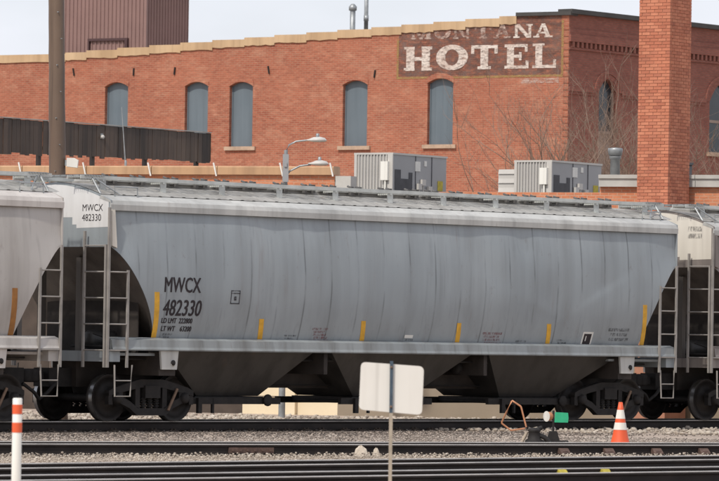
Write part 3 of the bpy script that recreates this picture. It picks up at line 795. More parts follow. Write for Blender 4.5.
def m_print(name, c):
    """rows of print too small to read: broken upright strokes"""
    mt, t, b = newmat(name, .7); b.inputs['Base Color'].default_value = c
    f = noise(t, coords(t, (26, 26, 9)), 1.0, 3, .7)
    t.links.new(ramp(t, f, [(.42, G(0)), (.60, G(.5))]), b.inputs['Alpha']); return mt
M['print_dark'] = m_print('small_dark_print', srgb(58, 57, 60)); M['print_red'] = m_print('small_red_print', srgb(128, 62, 66))
def print_row(x0, x1, y0, y1, mat):
    a = sx(x0, y1); b = sx(x1, y0); f = side_fn(5); n = max(2, int((b[0] - a[0]) / .08)); b_ = MB()
    vs = [(a[0] + (b[0] - a[0]) * i / n, -f(a[0] + (b[0] - a[0]) * i / n, z) - .006, z) for z in (a[1], b[1]) for i in range(n + 1)]
    b_.add(vs, [(i, i + 1, n + 2 + i, n + 1 + i) for i in range(n)]); b_.build('small_print', mat, main)
for x0, x1, y0, n_, pitch, ht, mt in ((161.5, 172, 333.5, 3, 2.8, 1.9, 'print_dark'), (283, 296, 335, 3, 2.7, 1.5, 'print_dark'), (312, 328, 328, 5, 2.9, 2.0, 'print_red'), (404, 413, 339, 2, 2.6, 1.6, 'print_dark'),
                                   (482, 502, 332.5, 4, 3.2, 2.0, 'print_red'), (515, 526, 340.5, 2, 2.6, 1.6, 'print_dark'), (556, 569, 339.5, 3, 2.6, 1.6, 'print_dark'), (608, 630, 328.5, 3, 4.8, 2.8, 'print_dark')):
    for k_ in range(n_): print_row(x0 + (k_ % 2), x1 - (k_ * 7 % 4), y0 + pitch * k_, y0 + pitch * k_ + ht, M[mt])
b_ = MB(); x0, z0 = sx(230, 304); x1, z1 = sx(240.5, 290.5)
YB = -side_fn(5)((x0 + x1) / 2, (z0 + z1) / 2) - .006
for q in ((x0, x1, z0, z0 + .02), (x0, x1, z1 - .02, z1), (x0, x0 + .02, z0, z1), (x1 - .02, x1, z0, z1), (x0, x1, z0 + .2, z0 + .22)): b_.box(q[0], q[1], YB - .002, YB + .002, q[2], q[3])
b_.box((x0 + x1) / 2 - .03, (x0 + x1) / 2 + .03, YB - .0025, YB + .002, z0 + .07, z0 + .15); sb = b_.build('stencil_box', M['ink_faint'], main)
f_ = side_fn(5)
for v in sb.data.vertices: v.co.y = -f_(v.co.x, v.co.z) + (v.co.y - YB) - .006
def conform(o, y):
    f = side_fn(5)
    for v in o.data.vertices: v.co.y = -f(v.co.x, v.co.z) + (v.co.y - y) - .006
    o.data.update()
def plate(x0, y0, x1, y1, mat, y, nm='label_plate'):
    a = sx(x0, y1); b = sx(x1, y0); e = y - YF; y = 0; q = MB(); q.box(a[0], b[0], e - .003, e + .003, a[1], b[1]); o = q.build(nm, mat, main); conform(o, y); return o
pp = plate(579.5, 332, 593.5, 346, M['label_white'], YF); plate(581.5, 334, 591.5, 344, M['ink'], YF - .005, 'label_print'); plate(584, 336, 586, 341, M['label_white'], YF - .01, 'label_print')
plate(404, 335, 413, 338, M['label_white'], YF)
# end lettering
for car, txt, mt, k in ((main, 'MWCX\n482330', M['ink'], 0), (right, None, M['print_dark'], 1)):
    E = shift(k) @ Matrix.Rotation(R(-90), 4, 'Z')
    E.translation = shift(k) @ Vector((-.0165, 0, 0))
    if txt:
        a = wall_xz(E, 82, 221); b = wall_xz(E, 103, 204)
        o = text_obj(txt, 'end_lettering', mt, car, None, a[0], b[0], a[1], b[1], 0)
        o.rotation_euler.z = R(-90); o.location.x = -.0185
    else:
        for y0, y1 in ((226.5, 231.5), (233.5, 238.5)):
            a = wall_xz(E, 688, y1); b = wall_xz(E, 702, y0); q = MB(); q.add([(a[0], 0, a[1]), (b[0], 0, a[1]), (b[0], 0, b[1]), (a[0], 0, b[1])], [(0, 1, 2, 3)])
            o = q.build('end_lettering', mt, car); o.rotation_euler.z = R(-90); o.location.x = -.0185

# ------------------------------------------------------------------ hotel
HC = at(568, 100, 165.0); HC.z = 0
HL = frame(HC, -30.0)          # local -x runs left along the sunlit wall, +y into the building
hotel = thing('brick_hotel', 'old red brick building with faded painted HOTEL sign and arched boarded windows', 'building', HL)
steps = [(-40, 55.0), (66, 52.5), (87, 50.2), (118, 47.6), (150, 45.0), (181, 42.4), (213, 39.8), (245, 37.3), (275, 34.7), (307, 32.2), (338, 29.6), (372, 27.0), (402, 24.4), (434, 21.6), (466, 18.8), (500, 16.2)]
segs = []
xsR = wall_xz(HL, 517, 16)[0]
for i, (px, py) in enumerate(steps):
    x0 = wall_xz(HL, px, py)[0]; nxt = steps[i + 1][0] if i + 1 < len(steps) else 517
    x1 = wall_xz(HL, nxt, py)[0]; z = wall_xz(HL, (px + nxt) / 2, py)[1]
    segs.append((x0, x1, z))
zcap = wall_xz(HL, 540, 13)[1]
wins = []
for cx, wpx, top, sill in ((116.3, 23, 82.5, 146), (196.3, 23, 82, 147), (241, 23.2, 82, 146.5), (355, 24.5, 80.5, 146), (440.2, 25.5, 78.5, 144.5)):
    xl, _ = wall_xz(HL, cx - wpx / 2, 110); xr, _ = wall_xz(HL, cx + wpx / 2, 110)
    wins.append((xl, xr, wall_xz(HL, cx, sill)[1], wall_xz(HL, cx, top)[1]))
def wall_mesh(x0, x1, ztop_fn, breaks, wins, depth=.22, rise=.16, n_arc=10):
    """front wall in y=0 with arched openings and their reveals"""
    b_ = MB()
    xs_ = sorted(set([x0, x1] + breaks + [w_[0] for w_ in wins] + [w_[1] for w_ in wins]))
    for a, b in zip(xs_[:-1], xs_[1:]):
        if b - a < 1e-6: continue
        mid = (a + b) / 2; zt = ztop_fn(mid)
        wn = [w_ for w_ in wins if w_[0] - 1e-6 <= a and b <= w_[1] + 1e-6]
        if not wn:
            b_.add([(a, 0, -.3), (b, 0, -.3), (b, 0, zt), (a, 0, zt)], [(0, 1, 2, 3)]); continue
        l, r_, zs, zt2 = wn[0]; rs_ = rise * (r_ - l)
        arc = lambda x: zt2 - rs_ * (2 * (x - (l + r_) / 2) / (r_ - l)) ** 2
        b_.add([(a, 0, -.3), (b, 0, -.3), (b, 0, zs), (a, 0, zs)], [(0, 1, 2, 3)])
        pts = [a + (b - a) * k / n_arc for k in range(n_arc + 1)]
        for p, q in zip(pts[:-1], pts[1:]):
            b_.add([(p, 0, arc(p)), (q, 0, arc(q)), (q, 0, zt), (p, 0, zt)], [(0, 1, 2, 3)])
            b_.add([(p, 0, arc(p)), (q, 0, arc(q)), (q, depth, arc(q)), (p, depth, arc(p))], [(3, 2, 1, 0)])
    for l, r_, zs, zt2 in wins:
        rs_ = rise * (r_ - l)
        b_.add([(l, 0, zs), (l, 0, zt2 - rs_), (l, depth, zt2 - rs_), (l, depth, zs)], [(3, 2, 1, 0)])
        b_.add([(r_, 0, zs), (r_, 0, zt2 - rs_), (r_, depth, zt2 - rs_), (r_, depth, zs)], [(0, 1, 2, 3)])
        b_.add([(l, 0, zs), (r_, 0, zs), (r_, depth, zs), (l, depth, zs)], [(0, 1, 2, 3)])
    return b_
XL = segs[0][0]
def ztop(x):
    for a, b, z in segs:
        if a <= x < b: return z - .05
    return zcap - .05
wall_mesh(XL, 0, ztop, [s[1] for s in segs], wins).build('wall', M['hotel_brick'], hotel)
for (a, b, z), hb in zip(segs, [.29] * 30):
    c = MB(); rr = random.Random(int(a * 100)); n = 7; pts = [(a, z)] + [(b, z)] + [(b - (b - a) * k / n, z - hb - rr.uniform(-.02, .02)) for k in range(n + 1)]
    c.prism(pts, -.05, .35, 'y'); c.build('coping', M['coping_tan'], hotel)
c = MB(); c.box(xsR, .12, -.10, .45, zcap - .10, zcap + .03); c.build('roof_cap', M['coping_dark'], hotel)
for l, r_, zs, zt2 in wins:
    rs_ = .16 * (r_ - l); wdt = r_ - l
    b_ = MB(); top = [(l + wdt * k / 12, zt2 - rs_ * (2 * k / 12 - 1) ** 2) for k in range(13)]
    b_.prism([(r_, zs), (l, zs)] + top, .19, .215, 'y')
    wb = b_.build('boarded_window', M['shutter'], hotel)
    b_ = MB()
    b_.box(l, l + .05, .16, .19, zs, zt2 - rs_); b_.box(r_ - .05, r_, .16, .19, zs, zt2 - rs_)
    b_.build('frame', M['shutter'], wb)
    b_ = MB(); b_.box(l - .16, r_ + .16, -.09, .19, zs - .14, zs - .002); b_.build('sill', M['stone'], wb)
    b_ = MB(); cxm = (l + r_) / 2; nn_ = 12                         # brick arch standing a little proud
    az_ = lambda x: zt2 - rs_ * (2 * (x - cxm) / wdt) ** 2
    for k in range(nn_):
        xa1, xb1 = l - .03 + (wdt + .06) * k / nn_, l - .03 + (wdt + .06) * (k + 1) / nn_
        b_.prism([(xa1, az_(xa1) + .01), (xb1, az_(xb1) + .01), (xb1, az_(xb1) + .2), (xa1, az_(xa1) + .2)], -.02, .05, 'y')
    ar = b_.build('arch', M['hotel_brick'], wb)
# iron wall ties
for px, py in ((74, 72), (134, 72), (175, 71), (269, 70), (375, 74)):
    x_, z_ = wall_xz(HL, px, py); b_ = MB(); b_.obox((x_, -.03, z_), (.045, .05, .28), Matrix.Rotation(R(random.uniform(-12, 12)), 3, 'Y')); b_.build('wall_tie', M['black_iron'], hotel)
# painted sign: ground, border, slab letters
M['sign_dark'] = m_worn('worn_sign_ground', srgb(92, 67, 60), 3.2, .34, .66, srgb(122, 98, 90))
M['sign_white2'] = m_worn('worn_sign_white', srgb(214, 203, 193), 5.5, .31, .54, srgb(196, 178, 166))
M['sign_faint'] = m_worn('worn_sign_faint', srgb(206, 186, 174), 4.5, .42, .66, srgb(188, 160, 146))
M['sign_yellow'] = m_worn('worn_sign_yellow', srgb(170, 140, 90), 4.0, .36, .68)
x0, z0 = wall_xz(HL, 398.5, 76.5); x1, z1 = wall_xz(HL, 561, 75)
zb = (z0 + z1) / 2
b_ = MB()
for a, b, z in segs + [(xsR, 0, zcap)]:
    a2, b2 = max(a, x0), min(b, x1)
    if b2 > a2: b_.add([(a2, -.004, zb), (b2, -.004, zb), (b2, -.004, z - .06), (a2, -.004, z - .06)], [(0, 1, 2, 3)])
sg_ = b_.build('painted_sign', M['sign_dark'], hotel)
b_ = MB(); b_.box(x0 - .08, x1 + .08, -.010, -.007, zb - .08, zb); b_.box(x0 - .08, x0, -.010, -.007, zb, wall_xz(HL, 398, 38)[1]); b_.box(x1, x1 + .09, -.010, -.007, zb, wall_xz(HL, 562, 20)[1])
b_.build('border', M['sign_yellow'], sg_)
def letter(ch):
    S = .29; sf = .12; q = []
    R_4 = lambda a, b, c, d: q.append([(a, b), (c, b), (c, d), (a, d)])
    if ch == 'H':
        R_4(.08, 0, .08 + S, 1); R_4(.92 - S, 0, .92, 1); R_4(.2, .42, .8, .57)
        for a in (0, .62): R_4(a, 0, a + .38, sf); R_4(a, 1 - sf, a + .38, 1)
    elif ch == 'T':
        R_4(.5 - S / 2, 0, .5 + S / 2, 1); R_4(.0, .86, 1, 1); R_4(.0, .64, .12, .9); R_4(.88, .64, 1, .9); R_4(.25, 0, .75, sf)
    elif ch == 'E':
        R_4(.10, 0, .10 + S, 1); R_4(0, .88, .95, 1); R_4(0, 0, 1, .13); R_4(.2, .44, .70, .57); R_4(.84, .68, .95, .95); R_4(.88, 0, 1, .32); R_4(.60, .34, .71, .67)
    elif ch == 'L':
        R_4(.12, 0, .12 + S, 1); R_4(0, .90, .5, 1); R_4(0, 0, 1, .13); R_4(.88, 0, 1, .34)
    elif ch == 'N':
        R_4(.08, 0, .08 + .14, 1); R_4(.78, 0, .92, 1); q.append([(.08, 1), (.32, 1), (.92, 0), (.68, 0)]); R_4(0, 0, .32, sf); R_4(.66, 1 - sf, 1, 1)
    elif ch == 'M':
        R_4(.06, 0, .18, 1); R_4(.74, 0, .94, 1); q.append([(.06, 1), (.26, 1), (.58, 0), (.42, 0)]); q.append([(.94, 1), (.76, 1), (.42, 0), (.56, 0)]); R_4(0, 0, .26, sf); R_4(.66, 0, 1, sf)
    elif ch == 'A':
        q.append([(.10, 0), (.22, 0), (.56, 1), (.42, 1)]); q.append([(.66, 0), (.90, 0), (.60, 1), (.42, 1)]); R_4(.26, .28, .72, .40); R_4(0, 0, .32, sf); R_4(.58, 0, 1, sf)
    elif ch == 'O':
        n = 22
        for k in range(n):
            a, b = 6.2832 * k / n, 6.2832 * (k + 1) / n
            f = lambda t, rx, ry: (.5 + rx * math.cos(t), .5 + ry * math.sin(t))
            q.append([f(a, .5, .52), f(b, .5, .52), f(b, .21, .33), f(a, .21, .33)])
    return q
def sign_letter(ch, px0, px1, pyt, pyb, mat, yy):
    xa_, za_ = wall_xz(HL, px0, pyb); xb_, zb_ = wall_xz(HL, px1, pyt); b_ = MB()
    for i, poly in enumerate(letter(ch)):
        b_.add([(xa_ + (xb_ - xa_) * p, yy - .0006 * i, za_ + (zb_ - za_) * q) for p, q in poly], [list(range(len(poly)))])
    b_.build('letter', mat, sg_)
for ch, a, b, t_, bt in (('H', 404, 432.5, 46.5, 71), ('O', 436, 468.5, 44.8, 70), ('T', 471, 498, 44.8, 69.5), ('E', 504.5, 529, 44, 68.8), ('L', 532.5, 556.5, 43.2, 68.2)):
    sign_letter(ch, a, b, t_, bt, M['sign_white2'], -.012)
for ch, a, b, t_, bt in (('M', 411, 432, 25.5, 39.6), ('O', 434.5, 451, 25.3, 39.2), ('N', 453, 470.5, 25, 39), ('T', 475, 491.5, 24.7, 38.7), ('A', 493.5, 511.5, 24.3, 38.3), ('N', 513.5, 533, 24, 38), ('A', 533.5, 553, 23.3, 37.6)):
    sign_letter(ch, a, b, t_, bt, M['sign_faint'] if a < 500 else M['sign_white2'], -.012)
b_ = MB(); xa_, za_ = wall_xz(HL, 521, 83.5); xb_, zb_ = wall_xz(HL, 559, 78); b_.add([(xa_, -.012, za_), (xb_, -.012, za_), (xb_, -.012, zb_), (xa_, -.012, zb_)], [(0, 1, 2, 3)]); b_.build('paint_remnant', M['sign_faint'], sg_)
# quoin toothing at the corner
for k in range(46):
    z_ = wall_xz(HL, 567, 190)[1] + k * .235; 
    if z_ > zcap - .5: break
    b_ = MB() if k == 0 else b_
    if k == 0:
        b_.box(-.20, .012, -.022, .10, 0, .11); q0 = b_.build('quoin_brick', M['hotel_brick'], hotel, (0, 0, z_))
    else: dup(q0, hotel, (0, 0, z_))
# right hand facade, in shade
FR = frame(HC, 52.0)
fac_rot = R(82.0)
FRL = HL.inverted() @ FR
def zt_f(px, py): return wall_xz(FR, px, py)
FXR = zt_f(740, 100)[0] + 3
fz = zcap + .02
fw = []
for cx, wpx, top, sill in ((607.5, 17.5, 79.5, 176), (722, 25, 84, 153)):
    l, _ = zt_f(cx - wpx / 2, 110); r_, _ = zt_f(cx + wpx / 2, 110); fw.append((l, r_, zt_f(cx, sill)[1], zt_f(cx, top)[1]))
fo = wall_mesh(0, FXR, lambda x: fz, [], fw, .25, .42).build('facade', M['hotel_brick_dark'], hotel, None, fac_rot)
def fpart(b_, name, mat): return b_.build(name, mat, fo)
b_ = MB(); b_.box(-.05, FXR, -.16, .45, fz - .06, fz + .10); fpart(b_, 'roof_cap', M['coping_dark'])
zc0 = zt_f(600, 49)[1]; zs0 = zt_f(600, 92)[1]
b_ = MB(); b_.box(-.02, FXR, -.10, .002, zc0 + .16, zc0 + .42); b_.box(-.01, FXR, -.05, .002, zc0 + .42, zc0 + .62); b_.box(-.01, FXR, -.06, .002, zc0 - .12, zc0 - .04); fpart(b_, 'cornice', M['hotel_brick_dark'])
x = .12; dn = None
while x < FXR - .2:
    if dn is None: b_ = MB(); b_.box(0, .12, -.09, .002, zc0 - .03, zc0 + .158); dn = b_.build('dentil', M['hotel_brick_dark'], fo, (x, 0, 0))
    else: dup(dn, fo, (x, 0, 0))
    x += .27
b_ = MB()
xs_ = [-.01] + [v for w_ in fw for v in (w_[0] - .3, w_[1] + .3)] + [FXR]
for a, b in zip(xs_[::2], xs_[1::2]):
    b_ = MB(); b_.box(a, b, -.07, .002, zs0 - .06, zs0 + .10); b_.box(a, b, -.04, .002, zs0 - .16, zs0 - .06); fpart(b_, 'string_course', M['hotel_brick_dark'])

for l, r_, zs, zt2 in fw:
    wdt = r_ - l; rs_ = .42 * wdt; arc = [(l + wdt * k / 14, zt2 - rs_ * (2 * k / 14 - 1) ** 2) for k in range(15)]
    b_ = MB(); b_.prism([(r_, zs), (l, zs)] + arc, .20, .22, 'y'); wn = fpart(b_, 'window', M['glass'])
    zm = (zs * .55 + zt2 * .45)
    b_ = MB(); b_.box(l, l + .08, .14, .20, zs, zt2 - rs_); b_.box(r_ - .08, r_, .14, .20, zs, zt2 - rs_); b_.box(l + .08, r_ - .08, .15, .20, zm - .05, zm + .05); b_.build('sash_frame', M['sash'], fo)
    if l < fw[-1][0]: b_ = MB(); b_.box(l + .08, r_ - .08, .185, .198, zs, zm - .05); b_.build('blind', M['sash'], fo)
    b_ = MB(); b_.box(l - .15, r_ + .15, -.10, .2, zs - .15, zs - .002); b_.build('sill', M['stone'], fo)
    for off_, th, dp in ((.02, .16, .02), (.19, .10, .045)):
        b_ = MB(); n = 16; cxm = (l + r_) / 2
        for k in range(n):
            pts = []
            for kk, o2 in ((k, off_), (k + 1, off_), (k + 1, off_ + th), (k, off_ + th)):
                t_ = math.pi * (1 - kk / n); pts.append((cxm + (wdt / 2 + o2) * math.cos(t_), zt2 - rs_ + (rs_ + o2) * math.sin(t_)))
            b_.prism(pts, -dp, .001, 'y')
        b_.build('arch', M['hotel_brick_dark'], fo)
# back of the building: roof slab and hidden walls
back = FRL.to_3x3() @ Vector((1, 0, 0))
p = [Vector((XL, .3, 0)), Vector((-.2, .3, 0)), Vector((-.2, .3, 0)) + back * (FXR - .3), Vector((XL, .3, 0)) + back * (FXR - .3)]
b_ = MB(); zr = segs[0][2] - .9
b_.prism([(v.x, v.y) for v in p], zr - .2, zr, 'z'); b_.build('roof', M['roofing'], hotel)
b_ = MB(); q = [p[0], p[3], p[2]]
for a, b in ((p[0], p[3]), (p[3], p[2])):
    b_.add([(a.x, a.y, -.3), (b.x, b.y, -.3), (b.x, b.y, zr + .3), (a.x, a.y, zr + .3)], [(0, 1, 2, 3)])
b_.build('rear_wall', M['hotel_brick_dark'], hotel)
# flue pipes on the hotel roof
for px, Y, wd, top, lab, capd in ((352.5, 176, 6.4, 5, 'short galvanised flue pipe with a rain cap on the hotel roof', True), (366, 176, 5.0, -30, 'taller plain galvanised flue pipe on the hotel roof', False)):
    b0 = at(px, 30, Y); t0 = at(px, top, Y); r = wd / 2 * Y / FPX
    fl = thing('flue_pipe', lab, 'flue', Matrix.Translation((b0.x, b0.y, zr)), 'metal flues on the hotel roof')
    h = t0.z - zr; b_ = MB(); b_.lathe([(r * .85, 0), (r * .85, h * .55), (r, h * .55), (r, h * .6), (r * .85, h * .6), (r * .85, h)], n=16); b_.build('pipe', M['galv'], fl)
    b_ = MB(); b_.lathe([(r * .9, h - .22), (r * 1.25, h - .2), (r * 1.25, h - .06), (r * .5, h + .04), (0, h + .05)], n=16) if capd else b_.lathe([(r * .9, h - .05), (r * 1.1, h - .05), (r * 1.1, h), (r * .6, h + .01)], n=16)
    b_.build('cap', M['galv'], fl)

# ------------------------------------------------------------------ maroon metal-clad building behind
MC = at(146, 45, 206.0); MC.z = 0
MM = frame(MC, -30.0)
mb = thing('metal_clad_building', 'tall maroon ribbed metal building rising behind the brick hotel', 'building', MM)
xl = wall_xz(MM, 64, 20)[0] - .6; MH = 21.0
def ribbed(length, pitch, sgn_x):
    b_ = MB(); x = 0.0; prof = []
    while x < length - 1e-6:
        for dx, dy in ((0, 0), (pitch * .62, 0), (pitch * .70, -.045), (pitch * .92, -.045)):
            if x + dx <= length: prof.append((x + dx, dy))
        x += pitch
    prof.append((length, 0)); n = len(prof)
    vs = [(sgn_x * a, d, z) for z in (-.2, MH) for a, d in prof]
    fs = [(i, i + 1, n + i + 1, n + i) if sgn_x > 0 else (i + 1, i, n + i, n + i + 1) for i in range(n - 1)]
    return b_.add(vs, fs)
ribbed(-xl, .205, -1).build('cladding', M['maroon'], mb)
MR = frame(MC, 55.0); xr = wall_xz(MR, 188.5, 20)[0]
ribbed(xr, .205, 1).build('side_cladding', M['maroon'], mb, None, R(85.0))
d_ = Matrix.Rotation(R(85), 3, 'Z') @ Vector((1, 0, 0))
b_ = MB(); a, b = Vector((xl, 0, 0)) + d_ * xr, d_ * xr
b_.add([(xl, .05, -.2), (a.x, a.y, -.2), (a.x, a.y, MH), (xl, .05, MH)], [(0, 1, 2, 3)]); b_.add([(a.x, a.y, -.2), (b.x, b.y, -.2), (b.x, b.y, MH), (a.x, a.y, MH)], [(0, 1, 2, 3)])
b_.add([(xl, .0, MH), (0, 0, MH), (b.x, b.y, MH), (a.x, a.y, MH)], [(0, 1, 2, 3)]); b_.build('rear_cladding', M['maroon'], mb)
b_ = MB(); b_.box(-.09, .05, -.08, .06, 0, MH); b_.build('corner_trim', M['maroon'], mb)
x0, z1 = wall_xz(MM, 90, 40); x1, z0 = wall_xz(MM, 127, 56)
b_ = MB(); b_.box(x0 - .05, x1 + .08, -.12, .0, z1 - .06, z1 + .05); b_.box(x0 - .05, x0 + .03, -.12, 0, z0, z1 - .06); b_.box(x1 - .06, x1 + .08, -.14, 0, z0, z1 - .06); b_.build('door_frame', M['maroon_dark'], mb)

# ------------------------------------------------------------------ low annex with parapet between train and hotel
AC = on_z(290, 414.5, 0.0)
AM = frame(AC, -20.0)
annex = thing('brick_annex', 'low orange brick building with cream lower wall behind the train', 'building', AM)
ax = lambda px, py: wall_xz(AM, px, py)
XA, XB, XC, XD = ax(-40, 170)[0], ax(335, 170)[0], ax(600, 180)[0], ax(728, 180)[0]
ztan0, ztan1 = ax(170, 174.5)[1], ax(170, 166)[1]
zg0, zg1 = ax(660, 187)[1], ax(660, 175)[1]
ROOFZ = 5.35
b_ = MB()
ZB = 3.3
for a, b, zt in ((XA, XB, ztan0), (XB, XC, ROOFZ + .12), (XC, XD, zg0)):
    b_.add([(a, 0, ZB), (b, 0, ZB), (b, 0, zt), (a, 0, zt)], [(0, 1, 2, 3)])
    b_.add([(a, .3, ROOFZ), (a, .3, zt), (b, .3, zt), (b, .3, ROOFZ)], [(0, 1, 2, 3)])
for a, zt in ((XB, ztan0), (XC, zg0)):
    b_.add([(a, 0, ROOFZ), (a, .3, ROOFZ), (a, .3, zt), (a, 0, zt)], [(0, 1, 2, 3)])
b_.add([(XD, 0, -.2), (XD, 13, -.2), (XD, 13, zg0), (XD, 0, zg0)], [(0, 1, 2, 3)])
b_.add([(XA, 0, -.2), (XA, 13, -.2), (XA, 13, ROOFZ + .3), (XA, 0, ztan0)], [(3, 2, 1, 0)])
b_.add([(XA, 13, -.2), (XD, 13, -.2), (XD, 13, ROOFZ + .3), (XA, 13, ROOFZ + .3)], [(3, 2, 1, 0)])
b_.build('wall', M['orange_brick'], annex)
xm = ax(338, 400)[0]
xk = ax(243, 400)[0]
b_ = MB(); b_.box(xk, xm, -.03, .2, -.2, ZB); b_.build('painted_base', M['cream_wall'], annex)
b_ = MB(); b_.box(XA, xk, -.026, .2, -.2, ZB); b_.build('foundation', M['foundation'], annex)
b_ = MB(); b_.box(xm, XD - .01, -.028, .2, -.2, ZB); b_.build('painted_base', M['tan_line_and_shade'], annex)
for px in (291,):
    x_ = ax(px, 400)[0]; b_ = MB(); b_.box(x_ - .16, x_ + .16, -.16, -.03, -.1, ZB); b_.build('pilaster', M['cream_wall'], annex)
for zz in (.42,):
    b_ = MB(); b_.box(xk, xm, -.045, -.03, zz, zz + .03); b_.build('wall_line', M['tan_line_and_shade'], annex)
b_ = MB(); b_.box(XA, XD, .3, 13, ROOFZ - .2, ROOFZ); b_.build('roof', M['roofing'], annex)
x = XA; k = 0
while x < XB - .05:
    x2 = min(x + 1.75, XB); b_ = MB(); b_.prism([(-.10, ztan0), (-.10, ztan1 - .03), (-.06, ztan1), (.36, ztan1), (.40, ztan0)], x + .008, x2 - .008, 'x'); b_.build('coping', M['coping_annex'], annex)
    b_ = MB(); b_.obox((x2 - .05, -.115, (ztan0 + ztan1) / 2 + .02), (.035, .02, .34), Matrix.Rotation(R(-14), 3, 'Y')); b_.build('coping_strap', M['label_white'], annex)
    x = x2
x = XC
while x < XD - .05:
    x2 = min(x + 1.2, XD); b_ = MB(); b_.box(x + .006, x2 - .006, -.12, .42, zg0, zg1 - .09); b_.box(x + .006, x2 - .006, -.16, .46, zg1 - .09, zg1); b_.build('coping', M['coping_grey'], annex); x = x2
b_ = MB(); b_.box(XB + .02, XB + .42, -.02, .4, ROOFZ - .1, ax(340, 176)[1]); b_.build('end_block', M['coping_grey'], annex)

# chimney of single bricks
CC = at(668, 190, 110.6); CC.z = 0
CH = frame(CC, -34.0)      # corner edge at origin; left face runs to -x, right face to +y
ch = thing('brick_chimney', 'tall square orange brick chimney beside the grey coping', 'chimney', CH)
wl = -wall_xz(CH, 638, 100)[0]
CR = frame(CC, 56.0); wr = wall_xz(CR, 690.5, 100)[0]
CT = 11.2
b_ = MB(); b_.box(-wl + .012, -.012, .012, wr - .012, -.2, CT); b_.build('core', M['mortar'], ch)
rs = random.Random(3); b_ = MB(); row = 0; z = 3.0
while z < CT - .08:
    off_ = .11 if row % 2 else 0
    for face in range(4):
        ln = wl if face % 2 == 0 else wr; x = -off_
        while x < ln - .02:
            a, b = max(x, 0) + .005, min(x + .215, ln) - .005; x += .22
            if b - a < .03: continue
            pr = rs.uniform(-.003, .004)
            if face == 0: q = (-b, -a, -pr, .09)
            elif face == 1: q = (-.09, pr, a, b)
            elif face == 2: q = (-b, -a, wr - .09, wr + pr)
            else: q = (-wl - pr, -wl + .09, a, b)
            if face % 2 == 1: q = (q[0], q[1], max(q[2], .092), min(q[3], wr - .092))
            if q[3] - q[2] > .02: b_.box(q[0], q[1], q[2], q[3], z + .005, z + .070)
    z += .076; row += 1
o = b_.build('brickwork', M['chimney_brick'], ch); o['kind'] = 'stuff'

# rooftop units
def hvac(px0, pxc, px1, pyt, Y, lab, extra=False):
    c = at(pxc, pyt, Y); HM = frame((c.x, c.y, ROOFZ), -33.0)
    r = thing('rooftop_air_unit', lab, 'air conditioner', HM, 'rooftop units on the low roof')
    wl_ = -wall_xz(HM, px0, pyt + 10)[0]; HR = frame((c.x, c.y, ROOFZ), 57.0); wr_ = wall_xz(HR, px1, pyt + 10)[0]
    h = c.z - ROOFZ
    b_ = MB(); b_.box(-wl_ + .05, -.05, .05, wr_ - .05, .0, .20); b_.build('curb', M['hvac_dark'], r)
    b_ = MB(); b_.box(-wl_ + .03, -.012, .03, wr_ - .012, .20, h - .05); b_.build('cabinet', M['hvac_grey'], r)
    b_ = MB(); b_.box(-wl_ - .01, .012, -.012, wr_ + .012, h - .05, h); b_.build('top_cover', M['hvac_sunlit_pale'], r)
    n = 10
    lf = None
    b_ = MB(); b_.box(-wl_, -wl_ + .08, -.012, .03, .2, h - .05); b_.box(-.16, 0, -.012, .03, .2, h - .05); b_.box(-wl_ + .08, -.16, -.012, .03, .2, .30); b_.build('louver_frame', M['hvac_sunlit_pale'], r)
    pit = (wl_ - .24) / n
    for k in range(n):
        x_ = -wl_ + .08 + k * pit
        if lf is None:
            b_ = MB(); b_.prism([(0, .028), (pit * .55, -.008), (pit * .75, -.008), (pit * .8, .028)], .30, h - .05, 'z'); lf = b_.build('louver', M['hvac_sunlit_pale'], r, (x_, 0, 0))
        else: dup(lf, r, (x_, 0, 0))
    b_ = MB(); b_.box(-.32, -.10, -.10, -.012, h * .50, h * .84); b_.tube([(-.2, -.05, h * .5), (-.2, -.05, .2)], .03, 8); b_.build('disconnect_box', M['white'], r)
    # right face: coil opening, labels, access panel lines, pipework
    b_ = MB(); b_.box(-.012, .004, .12, .40, .22, h * .70); b_.box(-.012, .004, .40, wr_ * .30, .22, h * .54); b_.box(-.012, .004, wr_ * .30, wr_ * .36, .22, h * .66); b_.build('coil_opening', M['hvac_dark'], r)
    for y_, z_, sy, sz in ((wr_ * .46, h * .78, .12, .13), (wr_ * .60, h * .84, .06, .07)):
        b_ = MB(); b_.box(-.012, .006, y_ - sy, y_ + sy, z_ - sz, z_ + sz); b_.build('label_plate', M['label_white'], r)
    b_ = MB(); b_.box(-.012, .006, wr_ * .88 - .12, wr_ * .88 + .12, h * .36, h * .54); b_.build('warning_label', M['yellow_iron'], r)
    for y_ in (wr_ * .42, wr_ * .72):
        b_ = MB(); b_.box(-.012, .005, y_ - .008, y_ + .008, .2, h - .05); b_.build('panel_seam', M['hvac_dark'], r)
    for y_, z_ in ((wr_ * .47, h * .42), (wr_ * .54, h * .50), (wr_ * .66, h * .38)):
        b_ = MB(); b_.box(.0, .07, y_ - .09, y_ + .09, z_ - .09, z_ + .07); b_.tube([(.04, y_, z_ - .09), (.04, y_, .02)], .018, 6); b_.build('control_valve', M['hvac_sunlit_pale'], r)
    if extra:
        b_ = MB(); b_.box(-wl_ - .55, -wl_ - .02, .1, .9, .0, h - .28)
        hd = b_.build('intake_hood', M['hvac_sunlit_pale'], r)
        for k in range(4):
            b_ = MB(); zz = .2 + k * .24; b_.prism([(.1, zz), (.07, zz), (.1, zz + .12)], -wl_ - .54, -wl_ - .04, 'x'); b_.build('hood_louver', M['hvac_sunlit_pale'], hd)
    return r
hvac(354.5, 393, 447, 152.5, 124.0, 'louvered rooftop air unit beneath the arched hotel windows')
hvac(514.5, 552, 602, 160, 122.5, 'rooftop air unit with side intake hood beside the chimney', True)

